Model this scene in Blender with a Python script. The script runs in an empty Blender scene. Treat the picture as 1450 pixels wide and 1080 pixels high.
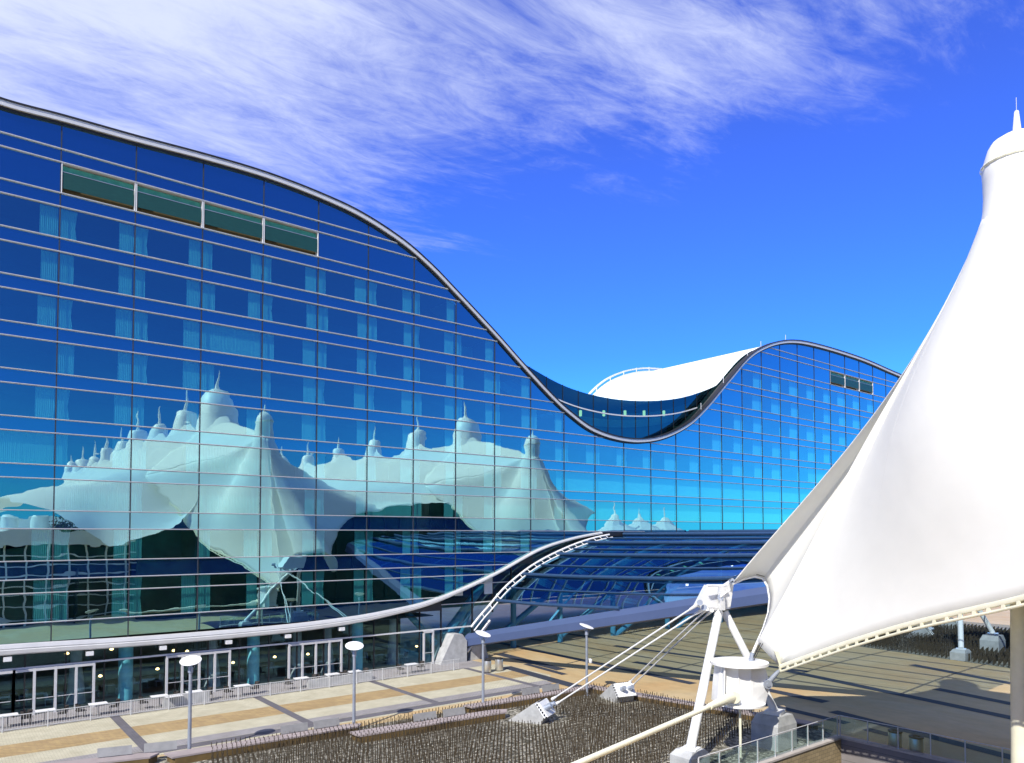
import bpy, math, random
from mathutils import Vector, Matrix
random.seed(7)
sc = bpy.context.scene
COL = sc.collection
R = math.radians
# ------------------------------------------------------------------ camera model
F = 1035.0; YAW = R(38.33); PIT = R(1.935); VH = 757.3; N = 56.64; EYE = 11.65
CY = VH - F*math.tan(PIT)
fw = Vector((math.sin(YAW)*math.cos(PIT), math.cos(YAW)*math.cos(PIT), math.sin(PIT)))
rt = Vector((math.cos(YAW), -math.sin(YAW), 0)); up = rt.cross(fw)
CAM = Vector((0, 0, EYE))
def ray(px, py): return fw + rt*((px-725)/F) + up*((CY-py)/F)
def onz(px, py, z=0.0):
    d = ray(px, py); return CAM + d*((z-EYE)/d.z)
def onn(px, py, n=N):
    d = ray(px, py); return CAM + d*(n/d.y)
def proj(p):
    v = Vector(p)-CAM; d = v.dot(fw); return 725+F*v.dot(rt)/d, CY-F*v.dot(up)/d
def interp(pts, x):
    if x <= pts[0][0]: return pts[0][1]
    for i in range(len(pts)-1):
        if x <= pts[i+1][0]:
            x0, y0 = pts[i]; x1, y1 = pts[i+1]
            xm, ym = pts[i-1] if i else (2*x0-x1, 2*y0-y1)
            xp, yp = pts[i+2] if i+2 < len(pts) else (2*x1-x0, 2*y1-y0)
            h = x1-x0; t = (x-x0)/h
            m0 = (y1-ym)/(x1-xm)*h; m1 = (yp-y0)/(xp-x0)*h
            return ((2*t**3-3*t*t+1)*y0+(t**3-2*t*t+t)*m0+(-2*t**3+3*t*t)*y1+(t**3-t*t)*m1)
    return pts[-1][1]
def sm(a, b, x):
    t = max(0, min(1, (x-a)/(b-a))); return t*t*(3-2*t)
def lerp(a, b, t): return a+(b-a)*t

# ------------------------------------------------------------------ materials
def newmat(name):
    m = bpy.data.materials.new(name); m.use_nodes = True
    nt = m.node_tree; nt.nodes.clear()
    out = nt.nodes.new('ShaderNodeOutputMaterial')
    return m, nt, out
def L(nt, a, b): nt.links.new(a, b)
def ramp(nt, fac, stops):
    r = nt.nodes.new('ShaderNodeValToRGB'); L(nt, fac, r.inputs[0])
    el = r.color_ramp.elements
    while len(el) < len(stops): el.new(.5)
    for e, (p, c) in zip(el, stops): e.position = p; e.color = (*c, 1)
    return r.outputs[0]
def noise(nt, vec, scale, detail=4, rough=.55, dist=0):
    n = nt.nodes.new('ShaderNodeTexNoise'); n.inputs['Scale'].default_value = scale
    n.inputs['Detail'].default_value = detail; n.inputs['Roughness'].default_value = rough
    n.inputs['Distortion'].default_value = dist
    if vec is not None: L(nt, vec, n.inputs['Vector'])
    return n.outputs[0]
def pos(nt, sc_=(1, 1, 1), rot=(0, 0, 0)):
    g = nt.nodes.new('ShaderNodeNewGeometry'); mp = nt.nodes.new('ShaderNodeMapping')
    mp.inputs['Scale'].default_value = sc_; mp.inputs['Rotation'].default_value = rot
    L(nt, g.outputs['Position'], mp.inputs['Vector']); return mp.outputs[0]
def simple(name, col, rough=.5, metal=0, var=.12, scale=3, bump=0, sc3=(1, 1, 1), spec=.5):
    m, nt, out = newmat(name); p = nt.nodes.new('ShaderNodeBsdfPrincipled')
    v = pos(nt, sc3); f = noise(nt, v, scale, 6, .6)
    lo = tuple(c*(1-var) for c in col); hi = tuple(min(1, c*(1+var)) for c in col)
    L(nt, ramp(nt, f, [(.3, lo), (.7, hi)]), p.inputs['Base Color'])
    p.inputs['Roughness'].default_value = rough; p.inputs['Metallic'].default_value = metal
    p.inputs['Specular IOR Level'].default_value = spec
    if bump:
        b = nt.nodes.new('ShaderNodeBump'); b.inputs['Strength'].default_value = bump
        b.inputs['Distance'].default_value = .03
        L(nt, noise(nt, v, scale*8, 5, .6), b.inputs['Height']); L(nt, b.outputs[0], p.inputs['Normal'])
    L(nt, p.outputs[0], out.inputs[0]); return m
def emis(name, col, st):
    m, nt, out = newmat(name); e = nt.nodes.new('ShaderNodeEmission')
    e.inputs[0].default_value = (*col, 1); e.inputs[1].default_value = st
    L(nt, e.outputs[0], out.inputs[0]); return m
def glass(name, trans, refl, fac, wav=.02, wscale=.35, back=None):
    """coated facade glass: tinted see-through mixed with a tinted mirror; panes slightly wavy"""
    m, nt, out = newmat(name)
    g = nt.nodes.new('ShaderNodeBsdfAnisotropic'); g.inputs['Color'].default_value = (*refl, 1); g.inputs['Roughness'].default_value = 0.0
    if back:
        t = nt.nodes.new('ShaderNodeBsdfDiffuse'); t.inputs[0].default_value = (*back, 1)
    else:
        t = nt.nodes.new('ShaderNodeBsdfTransparent'); t.inputs[0].default_value = (*trans, 1)
    lw = nt.nodes.new('ShaderNodeLayerWeight'); lw.inputs[0].default_value = .35
    mr = nt.nodes.new('ShaderNodeMapRange'); mr.inputs[3].default_value = fac; mr.inputs[4].default_value = min(1, fac+.3)
    L(nt, lw.outputs['Fresnel'], mr.inputs[0])
    mx = nt.nodes.new('ShaderNodeMixShader'); L(nt, mr.outputs[0], mx.inputs[0])
    L(nt, t.outputs[0], mx.inputs[1]); L(nt, g.outputs[0], mx.inputs[2])
    if wav:
        b = nt.nodes.new('ShaderNodeBump'); b.inputs['Strength'].default_value = 1; b.inputs['Distance'].default_value = wav
        v = pos(nt, (1, 1, 1.6))
        L(nt, noise(nt, v, wscale, 2, .4), b.inputs['Height']); L(nt, b.outputs[0], g.inputs['Normal'])
    L(nt, mx.outputs[0], out.inputs[0]); return m
def fabric(name, col, tr=.2):
    m, nt, out = newmat(name)
    v = pos(nt); f = noise(nt, v, .35, 5, .6)
    c = ramp(nt, f, [(.3, tuple(x*.95 for x in col)), (.7, col)])
    d = nt.nodes.new('ShaderNodeBsdfDiffuse'); t = nt.nodes.new('ShaderNodeBsdfTranslucent')
    L(nt, c, d.inputs[0]); L(nt, c, t.inputs[0])
    b = nt.nodes.new('ShaderNodeBump'); b.inputs['Strength'].default_value = .35; b.inputs['Distance'].default_value = .12
    L(nt, noise(nt, v, .5, 3, .5), b.inputs['Height']); L(nt, b.outputs[0], d.inputs['Normal'])
    mx = nt.nodes.new('ShaderNodeMixShader'); mx.inputs[0].default_value = tr
    L(nt, d.outputs[0], mx.inputs[1]); L(nt, t.outputs[0], mx.inputs[2]); L(nt, mx.outputs[0], out.inputs[0]); return m
def paving(name, c1, c2, cm, bw, bh, rot=0, off=.5):
    m, nt, out = newmat(name); p = nt.nodes.new('ShaderNodeBsdfPrincipled')
    v = pos(nt, (1, 1, 1), (0, 0, rot)); b = nt.nodes.new('ShaderNodeTexBrick')
    L(nt, v, b.inputs[0]); b.offset = off
    b.inputs['Color1'].default_value = (*c1, 1); b.inputs['Color2'].default_value = (*c2, 1); b.inputs['Mortar'].default_value = (*cm, 1)
    b.inputs['Scale'].default_value = 1; b.inputs['Mortar Size'].default_value = .012
    b.inputs['Brick Width'].default_value = bw; b.inputs['Row Height'].default_value = bh
    mx = nt.nodes.new('ShaderNodeMixRGB'); mx.blend_type = 'MULTIPLY'; mx.inputs[0].default_value = 1
    L(nt, b.outputs[0], mx.inputs[1])
    L(nt, ramp(nt, noise(nt, v, .6, 6, .65), [(.3, (.78, .76, .72)), (.7, (1, 1, 1))]), mx.inputs[2])
    L(nt, mx.outputs[0], p.inputs['Base Color']); p.inputs['Roughness'].default_value = .85
    L(nt, p.outputs[0], out.inputs[0]); return m
M = {}
M['win'] = glass('vision_glass', (.36, .97, 1.0), (.58, 1.0, 1.0), .47, .008)
M['spandrel'] = glass('spandrel_glass', None, (.40, .86, .92), .56, .006, back=(.002, .010, .10))
M['low'] = glass('storefront_glass', (.74, .92, .95), (.30, .62, .78), .10, .004)
M['teal'] = glass('saddle_glass', (.35, .66, .70), (.20, .55, .62), .25, .008)
M['vault'] = glass('vault_glass', (.60, .76, .86), (.30, .70, 1.0), .30, .01)
M['rail_glass'] = glass('rail_glass', (.86, .95, .95), (.8, .9, .9), .06, 0)
M['fin'] = simple('fin_aluminium', (.70, .71, .72), .4, .0, .05)
M['joint'] = simple('dark_joint', (.03, .035, .05), .5)
M['white'] = simple('white_steel', (.80, .81, .82), .35, 0, .05, 2)
M['cream'] = simple('cream_steel', (.80, .78, .62), .4, 0, .08, 1.5)
M['silver'] = simple('silver_fascia', (.64, .65, .66), .35, .1, .06, 1.2)
M['alu'] = simple('door_aluminium', (.62, .63, .65), .4, .1, .06)
M['black'] = simple('black_gasket', (.012, .012, .016), .5)
M['louvre'] = simple('green_louvre', (.008, .06, .055), .45, 0, .15, 2, 0, (1, 1, 12))
M['louvre_top'] = simple('pale_green_glass', (.07, .34, .22), .4, 0, .2, 2)
M['louvre_in'] = simple('brown_reveal', (.10, .075, .03), .7)
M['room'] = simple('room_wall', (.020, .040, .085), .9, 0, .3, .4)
M['curtain'] = simple('sheer_curtain', (.86, .90, .90), .9, 0, .06, 2, 0, (14, 14, .5))
M['roof'] = simple('white_roof', (.78, .79, .80), .8, 0, .06, .5)
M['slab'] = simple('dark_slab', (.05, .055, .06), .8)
M['blue_steel'] = simple('blue_steel', (.06, .26, .42), .45, 0, .12, 1)
M['beam'] = simple('violet_grey_beam', (.06, .09, .20), .5, 0, .06, .5)
M['dark_pipe'] = simple('dark_blue_pipe', (.04, .09, .20), .35, .3)
M['concrete'] = simple('concrete', (.42, .43, .44), .85, 0, .2, 1.6, .25)
M['dark_wood'] = simple('restaurant_back_wall', (.13, .10, .07), .7, 0, .5, .5)
M['int_floor'] = simple('restaurant_floor', (.12, .09, .07), .4, 0, .3, 1)
M['cyan_col'] = simple('painted_column', (.22, .62, .72), .5)
M['tent'] = fabric('tensile_fabric', (.94, .94, .91), .30)
M['tent_far'] = fabric('terminal_fabric', (.93, .94, .94), .36)
M['seam'] = simple('welded_seam', (.70, .70, .68), .8, 0, .1)
M['cap'] = simple('cap_white', (.82, .82, .80), .5, 0, .05, 1)
M['pole'] = simple('lamp_grey', (.36, .40, .48), .4, .4)
M['lampwhite'] = simple('lamp_disc_white', (.85, .86, .86), .4, 0, .03)
M['steel'] = simple('stainless_steel', (.62, .60, .55), .35, .75, .1, 2)
M['tabletop'] = simple('table_white', (.82, .83, .86), .4, 0, .03)
M['wicker'] = simple('dark_wicker', (.035, .030, .028), .7, 0, .4, 20)
M['tableleg'] = simple('table_leg', (.25, .25, .26), .4, .5)
M['rod'] = simple('weathered_rod', (.085, .065, .042), .6, .3, .4, 4)
M['bench_top'] = simple('bench_top', (.34, .29, .29), .75, 0, .15, 1, .1)
M['bench_side'] = simple('rusty_side', (.13, .085, .03), .8, 0, .35, 1.2)
M['bench_back'] = simple('bench_back_steel', (.33, .33, .33), .5, .3)
M['gravel'] = None
M['brickwall'] = paving('block_wall', (.42, .33, .20), (.34, .27, .16), (.18, .15, .10), .42, .2)
M['capstone'] = simple('capstone', (.46, .42, .40), .8, 0, .12, 2)
M['pave_a'] = paving('cream_pavers', (.60, .57, .44), (.52, .50, .38), (.36, .33, .26), .30, .15)
M['pave_b'] = paving('tan_pavers', (.48, .35, .17), (.38, .27, .14), (.25, .19, .12), .42, .21, R(45))
M['pave_c'] = paving('dark_pavers', (.17, .16, .19), (.13, .125, .15), (.09, .09, .1), .3, .15)
M['pave_d'] = paving('grey_pavers', (.36, .34, .36), (.30, .29, .31), (.2, .2, .2), .3, .15)
M['stripe'] = simple('slate_stripe', (.035, .04, .06), .7, 0, .2, 2)
M['termglass'] = simple('terminal_green_glass', (.012, .06, .055), .25, 0, .5, .3)
M['leaf'] = simple('leaf', (.06, .10, .03), .7, 0, .5, 2)
M['trunk'] = simple('bark', (.10, .07, .05), .9)
M['orange'] = emis('pendant_light', (1, .62, .25), 5)
M['green_light'] = emis('pool_light', (.75, 1, .45), 1.2)
M['int_light'] = emis('white_light', (1, .97, .85), 4)
M['pit'] = simple('pit_floor', (.12, .11, .10), .9)
M['dark_ring'] = simple('bin_rim', (.02, .02, .022), .5)
def mgravel():
    m, nt, out = newmat('gravel'); p = nt.nodes.new('ShaderNodeBsdfPrincipled')
    v = pos(nt); vo = nt.nodes.new('ShaderNodeTexVoronoi'); vo.inputs['Scale'].default_value = 7; L(nt, v, vo.inputs['Vector'])
    L(nt, ramp(nt, vo.outputs['Color'], [(.1, (.035, .035, .025)), (.5, (.14, .13, .10)), (.92, (.44, .42, .36))]), p.inputs['Base Color'])
    p.inputs['Roughness'].default_value = .9
    b = nt.nodes.new('ShaderNodeBump'); b.inputs['Strength'].default_value = .9; b.inputs['Distance'].default_value = .06; b.invert = True
    L(nt, vo.outputs['Distance'], b.inputs['Height']); L(nt, b.outputs[0], p.inputs['Normal'])
    L(nt, p.outputs[0], out.inputs[0]); return m
M['gravel'] = mgravel()
def mplaza():
    m, nt, out = newmat('stained_concrete'); p = nt.nodes.new('ShaderNodeBsdfPrincipled')
    v = pos(nt, (1, .55, 1)); 
    mx = nt.nodes.new('ShaderNodeMixRGB'); mx.blend_type = 'MULTIPLY'; mx.inputs[0].default_value = 1
    L(nt, ramp(nt, noise(nt, v, .16, 8, .62, .6), [(.3, (.58, .37, .17)), (.5, (.58, .43, .23)), (.7, (.62, .49, .31))]), mx.inputs[1])
    L(nt, ramp(nt, noise(nt, v, 1.3, 8, .7), [(.25, (.72, .74, .76)), (.75, (1, 1, 1))]), mx.inputs[2])
    L(nt, mx.outputs[0], p.inputs['Base Color']); p.inputs['Roughness'].default_value = .62
    L(nt, p.outputs[0], out.inputs[0]); return m
M['plaza'] = mplaza()
M['ground'] = simple('dry_ground', (.40, .36, .24), .9, 0, .25, .03)

# ------------------------------------------------------------------ mesh builder
class MB:
    def __init__(s): s.v = []; s.f = []
    def add(s, vs, fs):
        b = len(s.v); s.v += [tuple(v) for v in vs]; s.f += [tuple(i+b for i in f) for f in fs]; return s
    def box(s, c, d, rot=0, mat=None):
        x, y, z = (k/2 for k in d); cr, sr = math.cos(rot), math.sin(rot)
        vs = []
        for i in (-1, 1):
            for j in (-1, 1):
                for k in (-1, 1):
                    p = Vector((i*x, j*y, k*z))
                    if mat is not None: p = mat @ p
                    else: p = Vector((p.x*cr-p.y*sr, p.x*sr+p.y*cr, p.z))
                    vs.append(p+Vector(c))
        return s.add(vs, [(0, 1, 3, 2), (4, 6, 7, 5), (0, 4, 5, 1), (2, 3, 7, 6), (0, 2, 6, 4), (1, 5, 7, 3)])
    def bx(s, x0, x1, y0, y1, z0, z1): return s.box(((x0+x1)/2, (y0+y1)/2, (z0+z1)/2), (x1-x0, y1-y0, z1-z0))
    def tube(s, a, b, r, n=10, r2=None):
        a = Vector(a); b = Vector(b); r2 = r if r2 is None else r2
        d = (b-a).normalized(); q = d.orthogonal().normalized() if abs(d.z) < .999 else Vector((1, 0, 0)); w = d.cross(q)
        vs = []
        for p, rr in ((a, r), (b, r2)):
            for i in range(n):
                t = 2*math.pi*i/n; vs.append(p+(q*math.cos(t)+w*math.sin(t))*rr)
        fs = [(i, (i+1) % n, n+(i+1) % n, n+i) for i in range(n)]+[tuple(range(n))[::-1], tuple(range(n, 2*n))]
        return s.add(vs, fs)
    def path(s, pts, r, n=8, sy=1):
        pts = [Vector(p) for p in pts]; vs = []; k = len(pts); q = None
        for i, p in enumerate(pts):
            d = (pts[min(i+1, k-1)]-pts[max(i-1, 0)]).normalized()
            if q is None: q = d.cross(Vector((0, 0, 1))) if abs(d.z) < .95 else Vector((1, 0, 0))
            q = (q-d*q.dot(d)).normalized(); w = d.cross(q)
            for j in range(n):
                t = 2*math.pi*j/n; vs.append(p+(q*math.cos(t)+w*math.sin(t)*sy)*r)
        fs = [(i*n+j, i*n+(j+1) % n, (i+1)*n+(j+1) % n, (i+1)*n+j) for i in range(k-1) for j in range(n)]
        fs += [tuple(range(n))[::-1], tuple(range((k-1)*n, k*n))]
        return s.add(vs, fs)
    def band(s, pts, prof):
        """sweep of a closed (n offset, z offset) section along pts"""
        k = len(prof); vs = [(p[0], p[1]+a, p[2]+b) for p in pts for a, b in prof]
        fs = [(i*k+j, (i+1)*k+j, (i+1)*k+(j+1) % k, i*k+(j+1) % k) for i in range(len(pts)-1) for j in range(k)]
        fs += [tuple(range(k)), tuple(range((len(pts)-1)*k, len(pts)*k))[::-1]]
        return s.add(vs, fs)
    def lathe(s, c, prof, n=24, mat=None, cap=True):
        vs = []
        for r, z in prof:
            for i in range(n):
                t = 2*math.pi*i/n; p = Vector((r*math.cos(t), r*math.sin(t), z))
                if mat is not None: p = mat @ p
                vs.append(p+Vector(c))
        k = len(prof); fs = [(i*n+j, i*n+(j+1) % n, (i+1)*n+(j+1) % n, (i+1)*n+j) for i in range(k-1) for j in range(n)]
        if cap: fs += [tuple(range(n))[::-1], tuple(range((k-1)*n, k*n))]
        return s.add(vs, fs)
    def grid(s, rows):
        k = len(rows[0]); vs = [p for r in rows for p in r]
        return s.add(vs, [(i*k+j, i*k+j+1, (i+1)*k+j+1, (i+1)*k+j) for i in range(len(rows)-1) for j in range(k-1)])
    def prism(s, poly, z0, z1):
        k = len(poly); vs = [(x, y, z0) for x, y in poly]+[(x, y, z1) for x, y in poly]
        return s.add(vs, [tuple(range(k))[::-1], tuple(range(k, 2*k))]+[(i, (i+1) % k, k+(i+1) % k, k+i) for i in range(k)])
    def plate(s, poly3, off):
        """flat polygon in space given thickness off (vector)"""
        k = len(poly3); o = Vector(off); vs = [Vector(p) for p in poly3]+[Vector(p)+o for p in poly3]
        return s.add(vs, [tuple(range(k))[::-1], tuple(range(k, 2*k))]+[(i, (i+1) % k, k+(i+1) % k, k+i) for i in range(k)])
    def build(s, name, mat, parent=None, smooth=False, origin=None):
        me = bpy.data.meshes.new(name); vs = s.v
        o = bpy.data.objects.new(name, me)
        base = Vector((0, 0, 0))
        if parent is not None: base = wloc(parent)
        if origin is not None: base = Vector(origin)
        me.from_pydata([tuple(Vector(v)-base) for v in vs], [], s.f); me.validate()
        me.materials.append(M[mat] if isinstance(mat, str) else mat)
        if smooth:
            for p in me.polygons: p.use_smooth = True
            try: me.set_sharp_from_angle(angle=R(40))
            except Exception: pass
        if parent is not None:
            o.parent = parent
            if origin is not None: o.location = base-wloc(parent)
        elif origin is not None: o.location = base
        COL.objects.link(o); return o
def wloc(o):
    v = Vector((0, 0, 0))
    while o is not None: v += o.location; o = o.parent
    return v
def tag(o, label=None, cat=None, group=None, kind=None):
    if label: o['label'] = label
    if cat: o['category'] = cat
    if group: o['group'] = group
    if kind: o['kind'] = kind
    return o
def thing(name, loc, label, cat, group=None):
    o = bpy.data.objects.new(name, None); o.empty_display_size = .3; o.location = loc; COL.objects.link(o)
    return tag(o, label, cat, group)
def copy_tree(o, parent=None, loc=None, rotz=None, label=None):
    c = o.copy(); COL.objects.link(c); c.parent = parent
    if loc is not None: c.location = loc
    if rotz is not None: c.rotation_euler = (0, 0, rotz)
    if label: c['label'] = label
    for ch in list(o.children): copy_tree(ch, c)
    return c
def struct(name, mb, mat): return tag(mb.build(name, mat), kind='structure')

# ------------------------------------------------------------------ ground
PIT_ = (27.5, 39.9, 12.6, 20.9)
def ring(mb, X0, X1, Y0, Y1, z, hole):
    a, b, c, d = hole
    for r in ((X0, a, Y0, Y1), (b, X1, Y0, Y1), (a, b, Y0, c), (a, b, d, Y1)):
        mb.add([(r[0], r[2], z), (r[1], r[2], z), (r[1], r[3], z), (r[0], r[3], z)], [(0, 1, 2, 3)])
g = MB(); ring(g, -1500, 2200, -1500, 2500, -.012, PIT_); struct('ground', g, 'ground')
g = MB(); ring(g, -60, 260, -60, 100, -.006, PIT_); struct('plaza', g, 'plaza')
def sheet(name, poly, z, mat, kind='structure'):
    m = MB(); m.add([(p[0], p[1], z) for p in poly], [tuple(range(len(poly)))]); return struct(name, m, mat)
sheet('walkway', [(-40, 42.3), (36.5, 42.3), (40.5, 46), (40.5, 53), (-40, 53)], .002, 'pave_a')
sheet('patio_paving', [(-40, 53.0), (39.5, 53.0), (39.5, 57.5), (-40, 57.5)], .002, 'pave_d')
sheet('tan_band', [(-40, 46.9), (39.6, 46.9), (39.6, 49.5), (-40, 49.5)], .006, 'pave_b')
sheet('grey_band', [(-40, 43.5), (38.6, 43.5), (38.6, 44.7), (-40, 44.7)], .006, 'pave_d')
sheet('dark_band', [(-40, 42.6), (38.2, 42.6), (38.2, 43.45), (-40, 43.45)], .006, 'pave_c')
mm = MB()
for k in range(-4, 5):
    s0 = 9.35+k*9.13
    if s0 > 39.8 or s0 < -30: continue
    mm.add([(s0-.28, 43.46, .010), (s0+.28, 43.46, .010), (s0+.28, 53.0, .010), (s0-.28, 53.0, .010)], [(0, 1, 2, 3)])
struct('crossing_band', mm, 'pave_c')
def stripe(mb, a, b, w, z=.008):
    p, q = onz(*a), onz(*b); d = (q-p).normalized(); n_ = Vector((-d.y, d.x, 0))*w*.8
    mb.add([(p-n_).xy[:]+(z,), (q-n_).xy[:]+(z,), (q+n_).xy[:]+(z,), (p+n_).xy[:]+(z,)], [(0, 1, 2, 3)])
mm = MB()
for a, b, w in [((705, 925), (795, 948), .7), ((703, 909), (982, 968), .55), ((742, 903), (769, 907), .6), ((790, 895), (848, 904), .6),
                ((870, 914), (1145, 951), .5), ((898, 937), (1060, 965), .55), ((1000, 928), (1090, 938), .5), ((1107, 948), (1450, 1020), .62),
                ((1060, 971), (1170, 994), .62), ((1179, 1007), (1450, 1077), .6), ((1291, 941), (1450, 971), .6), ((1325, 975), (1450, 1000), .6),
                ((1080, 996), (1200, 1024), .5), ((1226, 1032), (1262, 1041), .5), ((716, 944), (838, 978), .7), ((745, 940), (800, 955), .4)]:
    stripe(mm, a, b, w)
struct('plaza_stripes', mm, 'stripe')
# gravel bed with rods
far = [onz(840, 974), onz(930, 988), onz(1000, 1003), onz(1100, 1017), onz(1180, 1034)]
FIELD = [(-16, 41.9), (9.0, 41.9), (19.6, 40.9), (28.8, 40.6), (36.0, 40.2)]+[(p.x, p.y) for p in far]+[(39.6, 21.6), (-16, 21.6)]
m = MB(); m.add([(x, y, .006) for x, y in FIELD], [tuple(range(len(FIELD)))]); struct('gravel_bed', m, 'gravel')
def inside(poly, x, y):
    c = False
    for i in range(len(poly)):
        x0, y0 = poly[i]; x1, y1 = poly[i-1]
        if (y0 > y) != (y1 > y) and x < (x1-x0)*(y-y0)/(y1-y0)+x0: c = not c
    return c
F2a, F2b = onz(1195, 912), onz(1450, 949)
dd = (F2a-F2b).normalized(); nn = Vector((-dd.y, dd.x, 0))
if nn.x < 0: nn = -nn
FIELD2 = [(p.x, p.y) for p in (F2b-dd*6, F2a+dd*3, F2a+dd*3+nn*26, F2b-dd*6+nn*26)]
m = MB(); m.add([(x, y, .006) for x, y in FIELD2], [(0, 1, 2, 3)]); struct('far_gravel_bed', m, 'gravel')

# rods
def rod_mesh():
    m = MB(); m.bx(-.017, .017, -.017, .017, 0, .58); m.bx(-.024, .024, -.024, .024, .575, .60); m.bx(-.05, .05, -.05, .05, 0, .02)
    return m
ROD_KEEP = [(onz(762, 1022), 1.9), (onz(878, 993), 1.6), (Vector((29.8, 23.4, 0)), 1.4), (Vector((36.7, 23.0, 0)), 1.6)]
rods = []
y = 22.6; row = 0
while y < 43:
    x = 2.0+(row % 2)*.16
    while x < 47:
        if inside(FIELD, x, y) and inside(FIELD, x, y+.5) and inside(FIELD, x+.5, y+.3) and not (x > 31 and y < 24.5+(x-31)*.12):
            if all((x-k.x)**2+(y-k.y)**2 > r*r for k, r in ROD_KEEP):
                px, py = proj((x, y, .3))
                if 296 < px < 1460 and py < 1092:
                    # clear gravel patches around the anchor blocks
                    if not (708 < px < 735 and 1000 < py < 1024):
                        rods.append((x+random.uniform(-.02, .02), y+random.uniform(-.02, .02)))
        x += .25
    y += .47; row += 1
rods.sort(key=lambda p: (Vector((p[0], p[1], 0))-CAM).length)
base = None
RL = 'thin dark weathered steel rod standing in the dense field of rods on gravel'
for i, (x, y) in enumerate(rods[:295]):
    if base is None:
        base = rod_mesh().build('garden_rod', 'rod', origin=(0, 0, 0)); o = base
        tag(o, RL, 'rod', 'upright rods in the gravel bed')
    else:
        o = base.copy(); COL.objects.link(o)
    o.location = (x, y, .006); o.rotation_euler = (random.uniform(-.03, .03), random.uniform(-.03, .03), random.uniform(0, 1.5))
m = MB()
def rodstuff(m, x, y, h=.58, w=.016):
    tx, ty = random.uniform(-.02, .02), random.uniform(-.02, .02); h *= random.uniform(.93, 1.05)
    vs = [(x-w, y-w, .007), (x+w, y-w, .007), (x+w, y+w, .007), (x-w, y+w, .007)]
    vs += [(a+tx, b+ty, h) for a, b, c in vs]
    m.add(vs, [(4, 5, 6, 7), (0, 1, 5, 4), (1, 2, 6, 5), (2, 3, 7, 6), (3, 0, 4, 7)])
for x, y in rods[295:]: rodstuff(m, x, y)
tag(m.build('rod_field', 'rod'), 'dense field of thin dark steel rods spread over the gravel behind the nearest ones', 'rods', kind='stuff')
m = MB()
for i in range(60):
    for j in range(44):
        p = F2a+dd*2.5-dd*(i*.42+(j % 2)*.2)+nn*(.4+j*.56)
        rodstuff(m, p.x, p.y, .7, .03)
tag(m.build('far_rod_field', 'rod'), 'second field of dark rods beyond the plaza beside the tent mast', 'rods', kind='stuff')

# ------------------------------------------------------------------ benches / ledges
def ledge(a, b, w, label, backs=(), h=.45):
    a = Vector((a[0], a[1], 0)); b = Vector((b[0], b[1], 0)); d = (b-a).normalized(); n_ = Vector((-d.y, d.x, 0))
    if n_.y > 0: n_ = -n_
    t = thing('bench', a, label, 'bench', 'long angular benches between walkway and rods')
    P = [a, b-d*.9, b+n_*w*.35, b+n_*w*.9-d*.4, a+n_*w+d*.2]
    m = MB(); m.prism([p.xy[:] for p in P], h-.09, h); m.build('seat', 'bench_top', t)
    c = sum(P, Vector((0, 0, 0)))/5
    m = MB(); m.prism([(c+(p-c)*.975).xy[:] for p in P], 0, h-.092); m.build('base', 'bench_side', t)
    for u in backs:
        p = a+d*u+n_*.12; q = p+d*1.55
        m = MB(); m.plate([p+Vector((0, 0, h+.04)), q+Vector((0, 0, h+.04)), q+Vector((0, 0, h+.46))-n_*.1, p+Vector((0, 0, h+.46))-n_*.1], n_*.035)
        for r in (.25, 1.3): m.box(p+d*r+Vector((0, 0, h+.02)), (.05, .05, .08))
        m.build('backrest', 'bench_back', t)
    return t
def gp(px, py, z=.45): v = onz(px, py, z); return (v.x, v.y)
ledge(gp(-40, 1092), gp(226, 1063), 1.0, 'bench at the lower left corner, cut by the picture edge', (7.3, 5.2))
ledge(gp(232, 1066), gp(508, 1022), 1.0, 'second bench from the left, beside the base of the second lamp post', (6.0, 7.9))
ledge(gp(494, 1036), gp(713, 1002), 1.1, 'long bench in front of the third lamp post, in the middle of the row', (4.0, 6.0))
ledge(gp(655, 998), gp(830, 970), 1.0, 'bench at the plaza corner behind the left cable anchor block', (4.8, 6.6))
ledge(gp(832, 967), gp(1165, 1022), .9, 'long low bench curb between the rods and the shaded plaza', (), .38)

# ------------------------------------------------------------------ facade curves
T = [onn(*p) for p in [(0, 143), (89, 167), (193, 196), (288, 221), (373, 246), (450, 275), (510, 303), (570, 342), (610, 377), (640, 408), (700, 472), (740, 517), (780, 560), (805, 583), (835, 605), (870, 618), (905, 622), (940, 616), (975, 598), (1000, 574), (1030, 538), (1060, 504), (1085, 489), (1108, 483), (1130, 483), (1155, 488), (1190, 498), (1225, 510), (1262, 526)]]
TOP = [(-30, 41.2)]+[(p.x, p.z) for p in T]+[(140, 38.6), (160, 37.6)]
def top(s): return interp(TOP, s)
B = [onn(*p) for p in [(0, 920), (200, 907), (400, 890), (500, 877), (560, 865), (600, 855), (640, 840), (700, 812), (760, 779), (800, 765), (835, 757), (865, 753)]]
BOT = [(-30, B[0].z)]+[(p.x, p.z) for p in B]+[(160, B[-1].z)]
def bot(s): return interp(BOT, s)
W = 4.556; S0 = 6.18
rel = lambda z: z+EYE
rows = [(-6.95, -5.7, 'S'), (-5.7, -2.9, 'W'), (-2.9, -1.7, 'S'), (-1.7, .4, 'W'), (.4, 1.6, 'S'), (1.6, 3.7, 'W'), (3.7, 4.6, 'S')]
zz = 4.6
for k in range(6):
    rows.append((zz, zz+2.13, 'W')); rows.append((zz+2.13, zz+3.05, 'S')); zz += 3.05
rows.append((22.9, 25.0, 'L')); rows.append((25.0, 25.9, 'S')); rows.append((25.9, 32, 'B'))
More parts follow.
